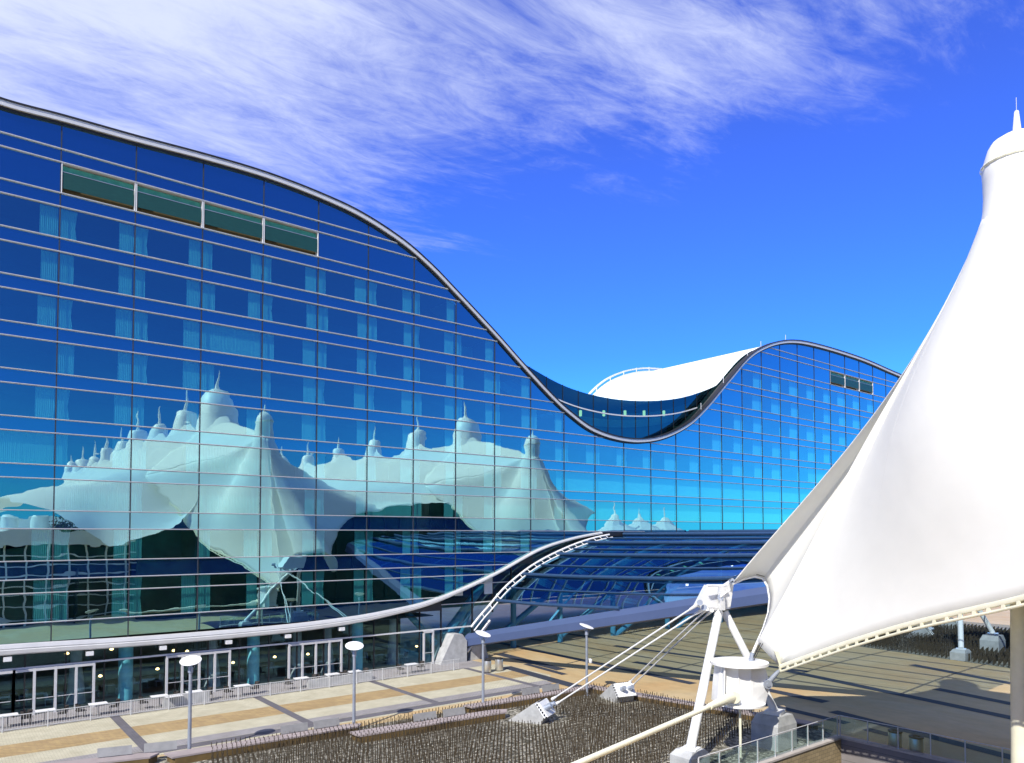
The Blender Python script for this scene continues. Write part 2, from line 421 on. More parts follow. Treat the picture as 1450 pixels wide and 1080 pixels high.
hotel = thing('hotel_building', (0, N, 0), 'long blue glass hotel with a wave shaped roof that dips in the middle', 'hotel')
bays = list(range(-7, 31))
span = MB(); wins = []; openings = []
def cell(s0, s1, z0, z1):
    """polygon of a panel clipped by the two curves; returns rows or None, cut flag"""
    k = 8; lo = []; hi = []; cut = False
    for i in range(k+1):
        s = lerp(s0, s1, i/k); a = max(z0, bot(s)); b = min(z1, top(s)-.12)
        if b < z1-.02 or a > z0+.02: cut = True
        lo.append((s, a)); hi.append((s, b))
    seg = [i for i in range(k+1) if hi[i][1]-lo[i][1] > .01]
    if len(seg) < 2: return None, cut
    lo = lo[seg[0]:seg[-1]+1]; hi = hi[seg[0]:seg[-1]+1]
    if not cut: lo = [lo[0], lo[-1]]; hi = [hi[0], hi[-1]]
    return (lo, hi), cut
rpt = random.Random(11)
def addcell(m, lh, n):
    lo, hi = lh; k = len(lo); ta, tb = rpt.uniform(-.006, .006), rpt.uniform(-.005, .005); w_ = max(.5, lo[-1][0]-lo[0][0])
    tl = lambda s, z: n+ta*((s-lo[0][0])/w_-.5)+tb*((z-lo[0][1])/2.2-.5)
    m.add([(s, tl(s, z), z) for s, z in lo]+[(s, tl(s, z), z) for s, z in hi], [(i, i+1, k+i+1, k+i) for i in range(k-1)])
LOUV = {0, 1, 2, 3, 22, 23, 24}
for b in bays:
    s0 = S0+W*b+.02; s1 = s0+W-.04
    for ri, (z0, z1, ty) in enumerate(rows):
        lh, cut = cell(s0, s1, rel(z0), rel(z1))
        if lh is None: continue
        if ty == 'L' and b in LOUV and not cut: openings.append((s0, s1, rel(z0), rel(z1), b)); continue
        topcut = cut and lh[1][0][1]+lh[1][-1][1] < 2*rel(z1)-.1
        if ty == 'W' and not topcut and not (cut and s0 > 40):
            wins.append((b, ri, lh, s0, s1, rel(z0), rel(z1)))
        else: addcell(span, lh, N)
span.build('spandrel_panels', 'spandrel', hotel)['kind'] = 'stuff'
def curtain(m, a, b, z0, z1, n, flare=0):
    k = max(4, int((b-a)/.055)); r0 = []; r1 = []; rm = []
    for i in range(k+1):
        t = i/k; y = n+(.05 if i % 2 else -.05)*random.uniform(.7, 1.1)
        x = lerp(a, b, t); xm = x+flare*(t if flare < 0 else t)*.5
        r0.append((x, y, z0)); rm.append((xm, y, lerp(z0, z1, .45))); r1.append((x, y, z1))
    m.grid([r0, rm, r1])
def area(w):
    p = [proj((w[3], N, w[5])), proj((w[4], N, w[5])), proj((w[4], N, w[6])), proj((w[3], N, w[6]))]
    if p[1][0] < 0 or p[0][0] > 1450: return 0
    return abs((max(p[0][0], 0)-p[1][0])*(p[0][1]-p[3][1]))
wins.sort(key=area, reverse=True)
stw = MB(); stc = MB()
NW = 100
rnd = random.Random(3)
for i, (b, ri, lh, s0, s1, z0, z1) in enumerate(wins):
    m = stw if i >= NW-1 else MB(); c = stc if i >= NW-1 else MB()
    addcell(m, lh, N)
    nz = N+.28; full = (ri == 5 and rnd.random() < .75) or rnd.random() < .035 or (ri in (7, 5) and b > 9) or (ri == 7 and b in (-1, -2))
    za, zb = z0+.02, z1-.02
    wl = rnd.uniform(.72, 1.05); wr = rnd.uniform(.85, 1.2)
    if b > 12: wl = rnd.uniform(.25, .6); wr = rnd.uniform(1.4, 1.9)
    if full: curtain(c, s0+.05, s1-.05, za, zb, nz)
    else:
        r = rnd.random()
        if r > .06: curtain(c, s0+.06, s0+wl, za, zb, nz, -rnd.choice([0, 0, .1, .25]))
        if r < .95: curtain(c, s1-wr, s1-.06, za, zb, nz, rnd.choice([0, 0, 0, .12]))
    if i < NW-1:
        w = m.build('window', 'win', hotel); c.build('curtain', 'curtain', w)
w = stw.build('window', 'win', hotel); w['kind'] = 'stuff'; w['label'] = 'remaining smaller windows of the far part of the glass front'
c = stc.build('curtain', 'curtain', w); c['kind'] = 'stuff'
# fins along every level
def runs(z, pad=.1):
    out = []; cur = None; s = -25.0
    while s < 144:
        ok = top(s) > z+pad and bot(s) < z-.05
        if ok and cur is None: cur = s
        if not ok and cur is not None: out.append((cur, s)); cur = None
        s += .12
    if cur is not None: out.append((cur, 144))
    return out
levels = sorted({round(r[0], 3) for r in rows}|{round(r[1], 3) for r in rows if r[1] < 30})
levels = [z for z in levels if z > -6.5]
for z in levels+[-3.78]:
    for a, b_ in runs(rel(z)):
        m = MB(); m.band([(a, N, rel(z)), (b_, N, rel(z))], [(-.003, .038), (-.11, .038), (-.11, .010), (-.06, .0), (-.09, -.010), (-.09, -.034), (-.003, -.034)])
        m.build('horizontal_fin', 'fin', hotel)
for b in bays:
    s = S0+W*b; m = MB()
    if top(s)-bot(s) > .5:
        m.bx(s-.035, s+.035, N-.05, N-.004, bot(s), top(s)-.1); m.build('vertical_joint', 'joint', hotel)
# louvre openings
for s0, s1, z0, z1, b in openings:
    fr = MB()
    fr.bx(s0, s0+.06, N-.06, N+.5, z0, z1); fr.bx(s1-.06, s1, N-.06, N+.5, z0, z1); fr.bx(s0+.06, s1-.06, N-.05, N+.5, z0, z0+.04); fr.bx(s0+.06, s1-.06, N-.05, N+.5, z1-.04, z1)
    o = fr.build('louvre_bay', 'fin', hotel)
    MB().bx(s0+.1, s1-.1, N+.5, N+.7, z0, z1).build('reveal', 'louvre_in', o)
    m = MB(); m.bx(s0+.1, s1-.1, N-.02, N+.02, z0+.38, z1-.62); m.build('louvre_panel', 'louvre', o)
    m = MB(); m.bx(s0+.1, s1-.1, N+.20, N+.24, z1-.55, z1-.12); m.build('top_light', 'louvre_top', o)
    m = MB(); m.bx(s0+.1, s1-.1, N-.035, N+.03, z1-.62, z1-.58); m.build('rail', 'pole', o)
# rooms behind the glass
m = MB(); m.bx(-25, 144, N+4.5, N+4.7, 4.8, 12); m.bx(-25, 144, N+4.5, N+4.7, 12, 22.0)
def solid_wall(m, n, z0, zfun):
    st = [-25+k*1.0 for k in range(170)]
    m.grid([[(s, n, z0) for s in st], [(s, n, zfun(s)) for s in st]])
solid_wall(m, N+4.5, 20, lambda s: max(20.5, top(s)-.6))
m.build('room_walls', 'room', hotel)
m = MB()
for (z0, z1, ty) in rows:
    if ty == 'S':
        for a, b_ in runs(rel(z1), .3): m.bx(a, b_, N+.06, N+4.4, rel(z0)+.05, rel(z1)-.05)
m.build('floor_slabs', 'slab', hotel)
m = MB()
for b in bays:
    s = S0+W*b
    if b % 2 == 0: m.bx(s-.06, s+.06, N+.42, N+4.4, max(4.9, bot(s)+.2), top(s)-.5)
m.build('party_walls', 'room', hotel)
# top coping
def crv(f, a, b, n, st=.4, dz=0):
    k = int((b-a)/st); return [(lerp(a, b, i/k), n, f(lerp(a, b, i/k))+dz) for i in range(k+1)]
m = MB(); m.band(crv(top, -25, 144, N), [(-.30, -.34), (-.30, 0), (.35, 0), (.35, -.34)]); m.build('roof_coping', 'alu', hotel)
m = MB(); m.band(crv(top, -25, 144, N), [(-.36, .003), (-.36, .12), (.4, .12), (.4, .003)])
m.build('roof_flashing', 'black', hotel)
m = MB(); m.band(crv(top, -25, 144, N), [(-.14, -.52), (-.14, -.345), (.1, -.345), (.1, -.52)])
m.build('soffit_gasket', 'black', hotel)
# lower fascia tube
m = MB(); fh = lambda s: lerp(.68, .26, sm(22, 46, s))
pts = crv(bot, -25, 57, N, .5)
k = 8; vs = []; fs = []
for (s, n, z) in pts:
    h = fh(s)
    for a, b_ in [(-.10, .5), (-.34, .42), (-.40, .12), (-.36, .02), (-.44, -.05), (-.42, -.38), (-.3, -.5), (.25, -.5)]:
        vs.append((s, n+a*1.0, z+b_*h))
fs = [(i*k+j, (i+1)*k+j, (i+1)*k+(j+1) % k, i*k+(j+1) % k) for i in range(len(pts)-1) for j in range(k)]+[tuple(range(k)), tuple(range((len(pts)-1)*k, len(pts)*k))[::-1]]
m.add(vs, fs); m.build('lower_fascia', 'silver', hotel)
m = MB(); m.bx(56.5, 144, N-.2, N+.3, bot(60)-.45, bot(60)-.02); m.build('base_rail', 'black', hotel)
# saddle glass band set back behind the dip
NB = N+1.3; D = 27.0
C2 = [onn(x, y, NB) for x, y in [(700, 474), (722, 499), (750, 519), (800, 546), (850, 561), (900, 567), (950, 565), (985, 557), (1020, 542), (1047, 521), (1062, 504)]]
Z2 = [(p.x, p.z) for p in C2]
def top2(s):
    if s < Z2[0][0] or s > Z2[-1][0]: return top(s)-.05
    return max(top(s)-.05, interp(Z2, s))
a2, b2 = Z2[0][0], Z2[-1][0]
st = [lerp(a2-3, b2+1, i/90) for i in range(91)]
sd = MB(); sd.grid([[(s, NB, top(s)-.8) for s in st], [(s, NB, max(top(s)-.7, top2(s)-.02)) for s in st]]); so = sd.build('saddle_glazing', 'teal', hotel)
m = MB(); m.grid([[(s, NB+2.5, top(s)-.8) for s in st], [(s, NB+2.5, max(top(s)-.7, top2(s)-1.2)) for s in st]]); m.build('back_wall', 'blue_steel', so)
m = MB(); m.grid([[(s, NB+2.4, top2(s)-2.9) for s in st], [(s, NB+2.4, max(top(s)-.7, top2(s)-2.0)) for s in st]]); m.build('back_panel', 'cyan_col', so)
m = MB(); s = a2
while s < b2:
    if top2(s)-top(s) > .3: m.bx(s-.03, s+.03, NB-.05, NB-.003, top(s)-.5, top2(s))
    s += 2.3
m.build('mullions', 'black', so)
m = MB()
q = [s for s in st if top2(s)-1.85 > top(s)]
m.band([(s, NB, top2(s)-1.85) for s in q], [(-.1, -.07), (-.1, .07), (-.003, .07), (-.003, -.07)]); m.build('rail', 'fin', so)
m = MB()
for px in (822, 855, 885, 912, 940): 
    p = onn(px, 585, NB+1.2); m.lathe((p.x, p.y, p.z), [(.05, -.35), (.16, -.3), (.16, .3), (.05, .35)], 8)
m.build('lamps', 'green_light', so)
m = MB(); m.grid([[(s, N+.3, top(s)-.45) for s in st], [(s, NB, top(s)-.45) for s in st]]); m.build('terrace', 'slab', hotel)
# roof deck
m = MB(); st2 = [-25+i*.8 for i in range(212)]
m.grid([[(s, n, top2(s)-(0.0 if n > N+4.1 else .05)) for s in st2 if True] for n in (NB+.01, N+D)])
q1 = [s for s in st2 if s <= a2]; m.grid([[(s, n, top(s)-.06) for s in q1] for n in (N+.3, NB+.01)])
q1 = [s for s in st2 if s >= b2]; m.grid([[(s, n, top(s)-.06) for s in q1] for n in (N+.3, NB+.01)])
m.build('roof', 'roof', hotel, smooth=True)
m = MB(); m.band([(s, N+D, top2(s)) for s in st2], [(-.2, .0), (-.2, .5), (.2, .5), (.2, .0)])
m.band([(s, N+D, top2(s)) for s in st2], [(.3, .9), (.3, 1.15), (.7, 1.15), (.7, .9)])
for s in st2[::4]: m.bx(s-.07, s+.07, N+D+.21, N+D+.29, top2(s)-.2, top2(s)+1.2)
m.build('rear_rim', 'fin', hotel)
m = MB()
for px, py in ((1112, 481), (1077, 492), (1058, 502), (1024, 541), (992, 556)):
    p = onn(px, py, N+.2); m.tube((p.x, N+.15, top(p.x)-.1), (p.x, N+.15, top(p.x)+.9), .04, 6)
m.build('lightning_rods', 'alu', hotel)
# rear and end walls of the hotel, above the open passage
m = MB(); m.grid([[(s, N+D-.01, 2.9 if s > 38 else 0) for s in st2], [(s, N+D-.01, top2(s)-.05) for s in st2]])
m.grid([[(-25, n, 0) for n in (N+.4, N+D)], [(-25, n, 40) for n in (N+.4, N+D)]]); m.grid([[(143.9, n, 0) for n in (N+.4, N+D)], [(143.9, n, 38) for n in (N+.4, N+D)]])
m.build('rear_wall', 'spandrel', hotel)
m = MB(); m.bx(56, 143.8, N+.4, N+D-.2, bot(60)-.42, bot(60)-.2); m.build('passage_ceiling', 'slab', hotel)
# ------------------------------------------------------------------ ground floor (restaurant)
VA = [onn(*p) for p in [(663, 916), (675, 898), (690, 878), (705, 857), (720, 840), (750, 813), (790, 788), (830, 770), (870, 760), (900, 757)]]
VC = [(p.x, p.z) for p in VA]
VC += [(70, VC[-1][1]+.25), (84, VC[-1][1]+.15), (96, 9.5), (104, 5.5), (110, 0)]
def vault(s):
    if s < VC[0][0]: return VC[0][1]-(VC[0][0]-s)*1.4
    return interp(VC, s)
GL = MB(); k = 0
s = -25.0
while s < 55:
    s1 = min(s+1.14, 55)
    a0, a1 = (0 if s < 36.5 else max(0, vault(s)-.3)), (0 if s1 < 36.5 else max(0, vault(s1)-.3))
    t0, t1 = bot(s)-.3, bot(s1)-.3
    if t0 > a0+.05 and t1 > a1+.05:
        GL.add([(s, N+.3, a0), (s1, N+.3, a1), (s1, N+.3, t1), (s, N+.3, t0)], [(0, 1, 2, 3)])
    s = s1
GL.build('storefront_glazing', 'low', hotel)
m = MB()
m.bx(-25, 40.3, N+.2, N+.42, 2.98, 3.10)
m.bx(32, 43, N+.2, N+.42, 5.2, 5.28); m.bx(38.5, 46.5, N+.2, N+.42, 7.0, 7.07)
m.build('transom', 'fin', hotel)
for k in range(-13, 22):
    s = S0+W*k/2+.9
    if s < 38: MB().bx(s-.04, s+.04, N+.22, N+.38, 0, bot(s)-.3).build('mullion', 'black', hotel)
for s in (40.2, 42.6, 44.9): MB().bx(s-.05, s+.05, N+.22, N+.38, vault(s)-.2, bot(s)-.2).build('mullion', 'black', hotel)
def fs_(px, py=980): return onn(px, py, N+.2).x
def door(pxs, nm='door_set'):
    ss = [fs_(p) for p in pxs]; m = MB(); w = .075
    for i, s in enumerate(ss): m.bx(s-w, s+w, N+.02, N+.18, 0, 2.99)
    m.bx(ss[0]-w, ss[-1]+w, N+.025, N+.175, 2.82, 2.975)
    o = m.build(nm, 'alu', hotel)
    for a, b_ in zip(ss, ss[1:]):
        h = MB(); h.box(((a+b_)/2, N+.0, 1.05), ((b_-a)*.8, .03, .04)); h.build('handle', 'alu', o)
    return o
door([-55, -22, 19, ], 'door_set'); door([19, 48, 78, 107, 132]); door([235, 257, 281, 303, 324]); door([408, 427, 446, 465, 482]); door([599, 612], 'door')
for px in (182, 365, 514):
    s = fs_(px); MB().tube((s, N+1.3, 0), (s, N+1.3, bot(s)-.4), .47, 20).build('column', 'cyan_col', hotel, smooth=True)
for px in (107, 300, 420, 463, 556):
    s = onn(px, 990, N+2.2).x; MB().lathe((s, N+2.2, 0), [(.62, 0), (.55, .8), (.36, 2.6), (.34, 4.2)], 18).build('cone_pillar', 'concrete', hotel, smooth=True)
m = MB()
for k in range(-3, 9):
    s = S0+W*k+2.2
    if s < 31: MB().bx(s-.22, s+.22, N-.45, N-.05, bot(s)-.72, bot(s)-.45).build('downlight', 'white', hotel)
m = MB(); m.bx(-25, 38, N+10, N+10.2, 0, 4.5); m.build('restaurant_back_wall', 'dark_wood', hotel)
m = MB(); m.bx(-25, 38.0, N+.5, N+10, .005, .03); m.build('restaurant_floor', 'int_floor', hotel)
m = MB(); m.bx(-25, 36.0, N+.5, N+10, 4.25, 4.32); m.build('restaurant_ceiling', 'slab', hotel)
m = MB()
for px, py in ((158, 919), (142, 957), (223, 947), (246, 921), (265, 922), (389, 930), (436, 926), (95, 925), (330, 938), (590, 915)):
    p = onn(px, py, N+3.0); m.lathe((p.x, p.y, p.z), [(.03, .1), (.10, .06), (.14, -.03), (.05, -.08)], 10)
m.build('pendant_lights', 'orange', hotel)
# restaurant furniture
def table_proto(x, y, w, d, nm, label, grp, topm='tabletop', z=.004, tilt=0):
    t = thing(nm, (x, y, z), label, 'table', grp)
    m = MB(); m.bx(x-w/2, x+w/2, y-d/2, y+d/2, z+.72, z+.76); m.build('tabletop', topm, t)
    m = MB(); m.tube((x, y, z+.02), (x, y, z+.72), .035, 10); m.build('leg', 'tableleg', t)
    m = MB(); m.lathe((x, y, z), [(.26, 0), (.26, .015), (.05, .04)], 14); m.build('base', 'tableleg', t)
    return t
def chair_proto(x, y, z, rz, label, grp, mat='wicker'):
    t = thing('chair', (x, y, z), label, 'chair', grp)
    m = MB(); m.bx(x-.26, x+.26, y-.26, y+.26, z+.40, z+.46); m.build('seat', mat, t)
    m = MB(); rows_ = []
    for j in range(4):
        rows_.append([(x+.28*math.sin(a), y-.02-.26*math.cos(a)-.02*j, z+.47+.13*j) for a in [R(-80+16*i) for i in range(11)]])
    m.grid(rows_); rows2 = [[(px*.0+px, py+.02, pz) for px, py, pz in r] for r in rows_]; m.grid(rows2); m.build('backrest', mat, t)
    for i in (-1, 1):
        for j in (-1, 1):
            MB().tube((x+i*.22, y+j*.22, z), (x+i*.21, y+j*.21, z+.4), .016, 6).build('leg', mat, t)
    t.rotation_euler = (0, 0, rz); return t
tp = [(11, 1013), (64, 1007), (139, 997), (226, 985), (275, 981), (343, 972), (427, 961), (471, 957), (502, 951), (583, 943)]
near = ['leftmost patio table, cut by the picture edge', 'patio table in front of the leftmost glass doors', 'patio table right of the leftmost glass doors, just left of the cyan column',
        'patio table left of the leftmost lamp post', 'patio table just right of the leftmost lamp head', 'patio table before the second glass doors near the second cyan column',
        'patio table before the third glass doors, left one', 'patio table before the third glass doors, right one', 'patio table behind the second lamp post', 'rightmost patio table, below the single glass door']
tb = None; cb = None
spot = ['at the left picture edge', 'by the leftmost glass doors', 'left of the first cyan column', 'left of the leftmost lamp post', 'right of the leftmost lamp head', 'near the second cyan column',
        'left before the third glass doors', 'right before the third glass doors', 'behind the second lamp post', 'below the single glass door']
for i, (px, py) in enumerate(tp):
    p = onz(px, py, .76); p.y = min(55.3, max(54.0, p.y)); p.x = onn(px, py, p.y).x
    if tb is None: tb = table_proto(p.x, p.y, 1.05, .75, 'patio_table', near[i], 'white patio tables behind the railing'); t = tb
    else: t = copy_tree(tb, None, (p.x, p.y, .004), 0, near[i])
    if i == 3: 
        copy_tree(tb, None, (p.x+.75, p.y-.55, .004), .1, 'front table of the pair left of the leftmost lamp post, nearest the railing')
    for sgn, w_ in ((-1, 'left'), (1, 'right')):
        lb = 'dark chair %s of the table %s' % (w_, spot[i])
        loc = (p.x+sgn*.95, p.y+.1, .004)
        if cb is None: cb = chair_proto(loc[0], loc[1], .004, -R(90)*sgn*-1, lb, 'dark chairs on the patio')
        else: copy_tree(cb, None, loc, R(90)*sgn+rnd.uniform(-.3, .3), lb)
ib = None; icb = None
for i in range(13):
    s = -1.5+i*2.9; yy = N+2.4+(i % 3)*1.1
    lb = 'dining table inside the restaurant behind the ground floor glass'
    if ib is None: ib = table_proto(s, yy, .9, .8, 'dining_table', lb, 'dining tables inside the restaurant', 'pole', .03); ib['label'] = lb
    else: copy_tree(ib, None, (s, yy, .03), 0)
    for sg in (-1, 1):
        lb2 = 'pale dining chair at a table inside the restaurant'
        if icb is None: icb = chair_proto(s+sg*.8, yy, .03, R(90)*sg, lb2, 'chairs inside the restaurant', 'pole')
        else: copy_tree(icb, None, (s+sg*.8, yy, .03), R(90)*sg)
# ------------------------------------------------------------------ railing
def railing(a, b, name, label, h=.95):
    t = thing(name, (a, 52.75, 0), label, 'railing')
    m = MB(); m.bx(a, b, 52.72, 52.78, h-.04, h); m.build('top_rail', 'alu', t); m = MB(); m.bx(a, b, 52.735, 52.765, .10, .13); m.build('bottom_rail', 'alu', t)
    s = a
    while s <= b+.01: MB().bx(s-.03, s+.03, 52.71, 52.79, .003, h+.02).build('post', 'alu', t); s += 2.28
    m = MB(); s = a+.12
    while s < b: m.bx(s-.009, s+.009, 52.741, 52.759, .131, h-.041); s += .14
    o = m.build('balusters', 'alu', t); o['kind'] = 'stuff'
railing(-8, 35.92, 'railing', 'long light grey metal railing with thin bars along the patio')
m = MB()
m.bx(12.4, 15.4, 53.6, 53.9, .003, .75); MB.bx(m, 22.6, 28.0, 53.55, 53.85, .003, .6)
t = thing('planter_wall', (12.4, 53.6, 0), 'low grey wall with flower bed just behind the patio railing', 'low wall')
m.build('wall', 'concrete', t)
# ------------------------------------------------------------------ lamp posts
def lamp(x, y, label, tilt, first=None):
    if first is not None: return copy_tree(first, None, (x, y, 0), tilt, label)
    t = thing('street_lamp', (x, y, 0), label, 'street lamp', 'white disc street lamps along the walkway')
    m = MB(); m.tube((x, y, 0), (x, y, 4.55), .10, 14, .085); m.build('pole', 'pole', t, True)
    m = MB(); m.lathe((x, y, 0), [(.2, 0), (.2, .05), (.12, .08)], 16); m.build('base_plate', 'pole', t)
    rot = Matrix.Rotation(R(20), 3, 'X') 
    m = MB(); m.lathe((x, y, 5.02), [(.03, -.07), (.3, -.05), (.535, -.02), (.545, 0), (.53, .02), (.3, .03), (.02, .035)], 32, rot); m.build('lamp_disc', 'lampwhite', t, True)
    m = MB(); m.tube((x, y, 4.4), (x, y, 4.72), .14, 14, .10); m.build('lamp_head', 'pole', t, True)
    for a in (30, 150, 270):
        c_, s_ = math.cos(R(a)), math.sin(R(a)); p = rot @ Vector((c_*.42, s_*.42, 0))
        MB().tube((x+c_*.09, y+s_*.09, 4.5), (x+p.x, y+p.y, 5.0+p.z), .014, 6).build('bracket', 'pole', t)
    return t
lps = [onz(268, 1071), onz(501, 1034), onz(684, 1004), onz(831, 985)]
l0 = lamp(lps[0].x, lps[0].y, 'leftmost street lamp, before the second glass doors', 0)
l0.rotation_euler = (0, 0, -R(30))
lamp(lps[1].x, lps[1].y, 'second street lamp from the left, standing between two benches', -R(20), l0)
lamp(lps[2].x, lps[2].y, 'street lamp beside the pair of litter bins near the concrete pier', R(25), l0)
l4 = lamp(lps[3].x, lps[3].y, 'rightmost street lamp, against the shaded plaza with a small camera on its pole', R(35), l0)
x, y = lps[3].x, lps[3].y
t = thing('security_camera', (x, y, 2.5), 'small white dome camera on the rightmost lamp pole', 'camera')
MB().box((x+.18, y-.06, 2.65), (.22, .06, .05)).build('arm', 'white', t)
MB().lathe((x+.28, y-.1, 2.45), [(.02, -.14), (.10, -.1), (.13, 0), (.13, .12), (.05, .2)], 14).build('dome', 'white', t, True)
# ------------------------------------------------------------------ litter bins
def binp(x, y, label, h=1.1, r=.34, first=None):
    if first is not None: return copy_tree(first, None, (x, y, 0), 0, label)
    t = thing('litter_bin', (x, y, 0), label, 'litter bin', 'cylindrical steel litter bins')
    MB().lathe((x, y, 0), [(r*.93, .06), (r, .1), (r, h-.1), (r*.97, h-.08)], 28).build('body', 'steel', t, True)
    MB().lathe((x, y, 0), [(r*.99, h-.1), (r*1.05, h-.08), (r*1.05, h), (r*.8, h+.02), (r*.55, h-.02), (r*.5, h-.12)], 28).build('rim', 'dark_ring', t, True)
    MB().lathe((x, y, 0), [(r*.85, 0), (r*.85, .06)], 20).build('foot', 'dark_ring', t)
    return t
bi = [onz(690, 952), onz(704, 950), onz(1268, 1063), onz(1298, 1072)]
b0 = binp(bi[0].x, bi[0].y, 'left litter bin of the pair on the walkway behind the third lamp post')
binp(bi[1].x+.2, bi[1].y, 'right litter bin of the pair on the walkway behind the third lamp post', first=b0)
binp(bi[2].x, bi[2].y, 'left litter bin of the pair behind the glass guard rail', first=b0)
binp(bi[3].x, bi[3].y, 'right litter bin of the pair behind the glass guard rail, nearest the mast', first=b0)
# ------------------------------------------------------------------ sunken stair walls, guard rail
x0, x1, y0, y1 = PIT_
t = thing('retaining_wall', (x0, y1, -4), 'block retaining wall of the sunken court under the glass guard rail', 'wall')
m = MB(); m.bx(x0, x1+.35, y1, y1+.35, -4, .30); m.build('brick_wall', 'brickwall', t)
m2 = MB(); m2.bx(x1, x1+.35, y0, y1-.002, -4, .30); 
pv = paving('block_wall_side', (.27, .25, .26), (.22, .21, .22), (.12, .12, .12), .42, .2)  # darker, greyer copy of the blocks, with the side's shade in its colour
# rotate brick coordinates for the walls so courses run level
for mt, ax in ((M['brickwall'], 0), (pv, 1)):
    nt = mt.node_tree; mp = [n for n in nt.nodes if n.type == 'MAPPING'][0]
    mp.inputs['Rotation'].default_value = (R(90), 0, 0) if ax == 0 else (R(90), 0, R(90))
m2.build('brick_wall', pv, t)
m = MB(); m.bx(x0-.05, x1+.40, y1-.05, y1+.42, .302, .40); m.bx(x1-.05, x1+.40, y0, y1-.052, .302, .40); m.build('capstone', 'capstone', t)
m = MB(); m.bx(x0, x1, y0, y1, -4.1, -4.0); struct('sunken_floor', m, 'pit')
m = MB(); m.bx(x0-.3, x0, y0-.3, y1+.3, -4, -.02); m.bx(x0, x1+.3, y0-.3, y0, -4, -.02); m.build('side_walls', 'concrete', t)
t = thing('glass_guard_rail', (x0, y1+.2, .4), 'clear glass guard rail with slim steel posts around the sunken court', 'guard rail')
yy = y1+.2; xx = x1+.2
pl = [(x0+k*1.55, yy) for k in range(9) if x0+k*1.55 < x1+.3]+[(xx, yy-.05)]+[(xx, yy-1.6*k) for k in range(1, 6)]
for x, y in pl: MB().box((x, y, .95), (.05, .05, 1.1)).build('post', 'alu', t)
m = MB(); m.tube((x0, yy, 1.53), (xx, yy, 1.53), .022, 8); m.tube((xx, yy, 1.53), (xx, y0, 1.53), .022, 8); m.build('handrail', 'alu', t)
m = MB(); m.bx(x0, xx-.1, yy-.008, yy+.008, .5, 1.45); m.build('glass_panel', 'rail_glass', t)
m = MB(); m.bx(xx-.008, xx+.008, y0, yy-.1, .5, 1.45); m.build('glass_panel', 'rail_glass', t)

# ------------------------------------------------------------------ train hall vault
hall = thing('train_hall_canopy', (VC[0][0], N, 0), 'curved blue glass hall roof with a long violet grey edge beam', 'glass roof')
def beam_y(px): return 894-.158*(px-686)
def edge_s(n): return lerp(39.2, 46.0, (N-n)/36.0)
NE = 16.0
def edge_z(n):
    px = proj((edge_s(n), n, 5))[0]; d = ray(px, beam_y(px)); return EYE+d.z*n/d.y
ZC = vault(75)
def vz(s, n):
    e = edge_s(n); ze = edge_z(n)
    if s < 75: return ze+(vault(s)-vault(e))*(ZC-ze)/(ZC-vault(e))
    return vault(s)
ns = [lerp(N-.35, NE, i/40) for i in range(41)]
m = MB()
rows_ = []
for n in ns:
    e = max(edge_s(n), onn(697, 868).x+.1); rows_.append([(lerp(e, 104, (j/60)**1.6), n, vz(lerp(e, 104, (j/60)**1.6), n)) for j in range(61)])
m.grid(rows_); m.build('glass_roof', 'vault', hall, smooth=True)
# purlins (along n) and ribs (arched)
PS = [onn(*p).x for p in [(697, 868), (715, 845), (736, 825), (757, 808), (784, 792), (803, 782), (824, 773), (850, 764), (880, 758)]]+[66, 72, 78, 84, 90, 97]
for i, s in enumerate(PS):
    nlim = N-.4
    while nlim > NE and edge_s(nlim) < s: nlim -= .1
    if nlim < N-1:
        r = .16 if i % 2 == 0 else .07
        MB().path([(s, lerp(N-.3, nlim, j/12), vz(s, lerp(N-.3, nlim, j/12))+r*.9) for j in range(13)], r, 8).build('purlin', 'dark_pipe', hall)
for n in [N-.3-9*k for k in range(1, 5)]:
    if n < NE: break
    e = edge_s(n); m = MB(); m.path([(lerp(e, 103.9, j/40), n, vz(lerp(e, 103.9, j/40), n)-.5) for j in range(41)], .10, 6); m.build('rib', 'blue_steel', hall)
# beam
pts = [(edge_s(n), n, edge_z(n)) for n in [lerp(N-.2, NE, i/40) for i in range(41)]]
prof = [(.05, .05), (-.42, -.45), (-.46, -1.1), (-.1, -1.2), (.35, -1.1), (.35, -.1)]
vs = [(s+a, n, z+b_) for s, n, z in pts for a, b_ in prof]; k = len(prof)
m = MB(); m.add(vs, [(i*k+j, i*k+(j+1) % k, (i+1)*k+(j+1) % k, (i+1)*k+j) for i in range(40) for j in range(k)]+[tuple(range(k)), tuple(range(40*k, 41*k))[::-1]])
m.build('edge_beam', 'beam', hall)
# white arc rim on the facade side
ap = [(s, N-.45, vz(s, N-.4)+.30) for s in [lerp(VC[0][0], 58, i/60) for i in range(61)]]
m = MB(); m.path(ap, .11, 8); m.path([(s, n-.5, z-.28) for s, n, z in ap], .07, 8); m.build('arc_rim', 'white', hall, True)
m = MB()
for i in range(4, 61, 3):
    s, n, z = ap[i]; m.tube((s, n, z), (s, n-.5, z-.28), .035, 6)
m.build('rim_tie', 'white', hall)
m = MB(); m.tube((VC[0][0]-.5, N-.5, .8), (VC[2][0], N-.45, VC[2][1]), .14, 8); m.build('foot_strut', 'white', hall)
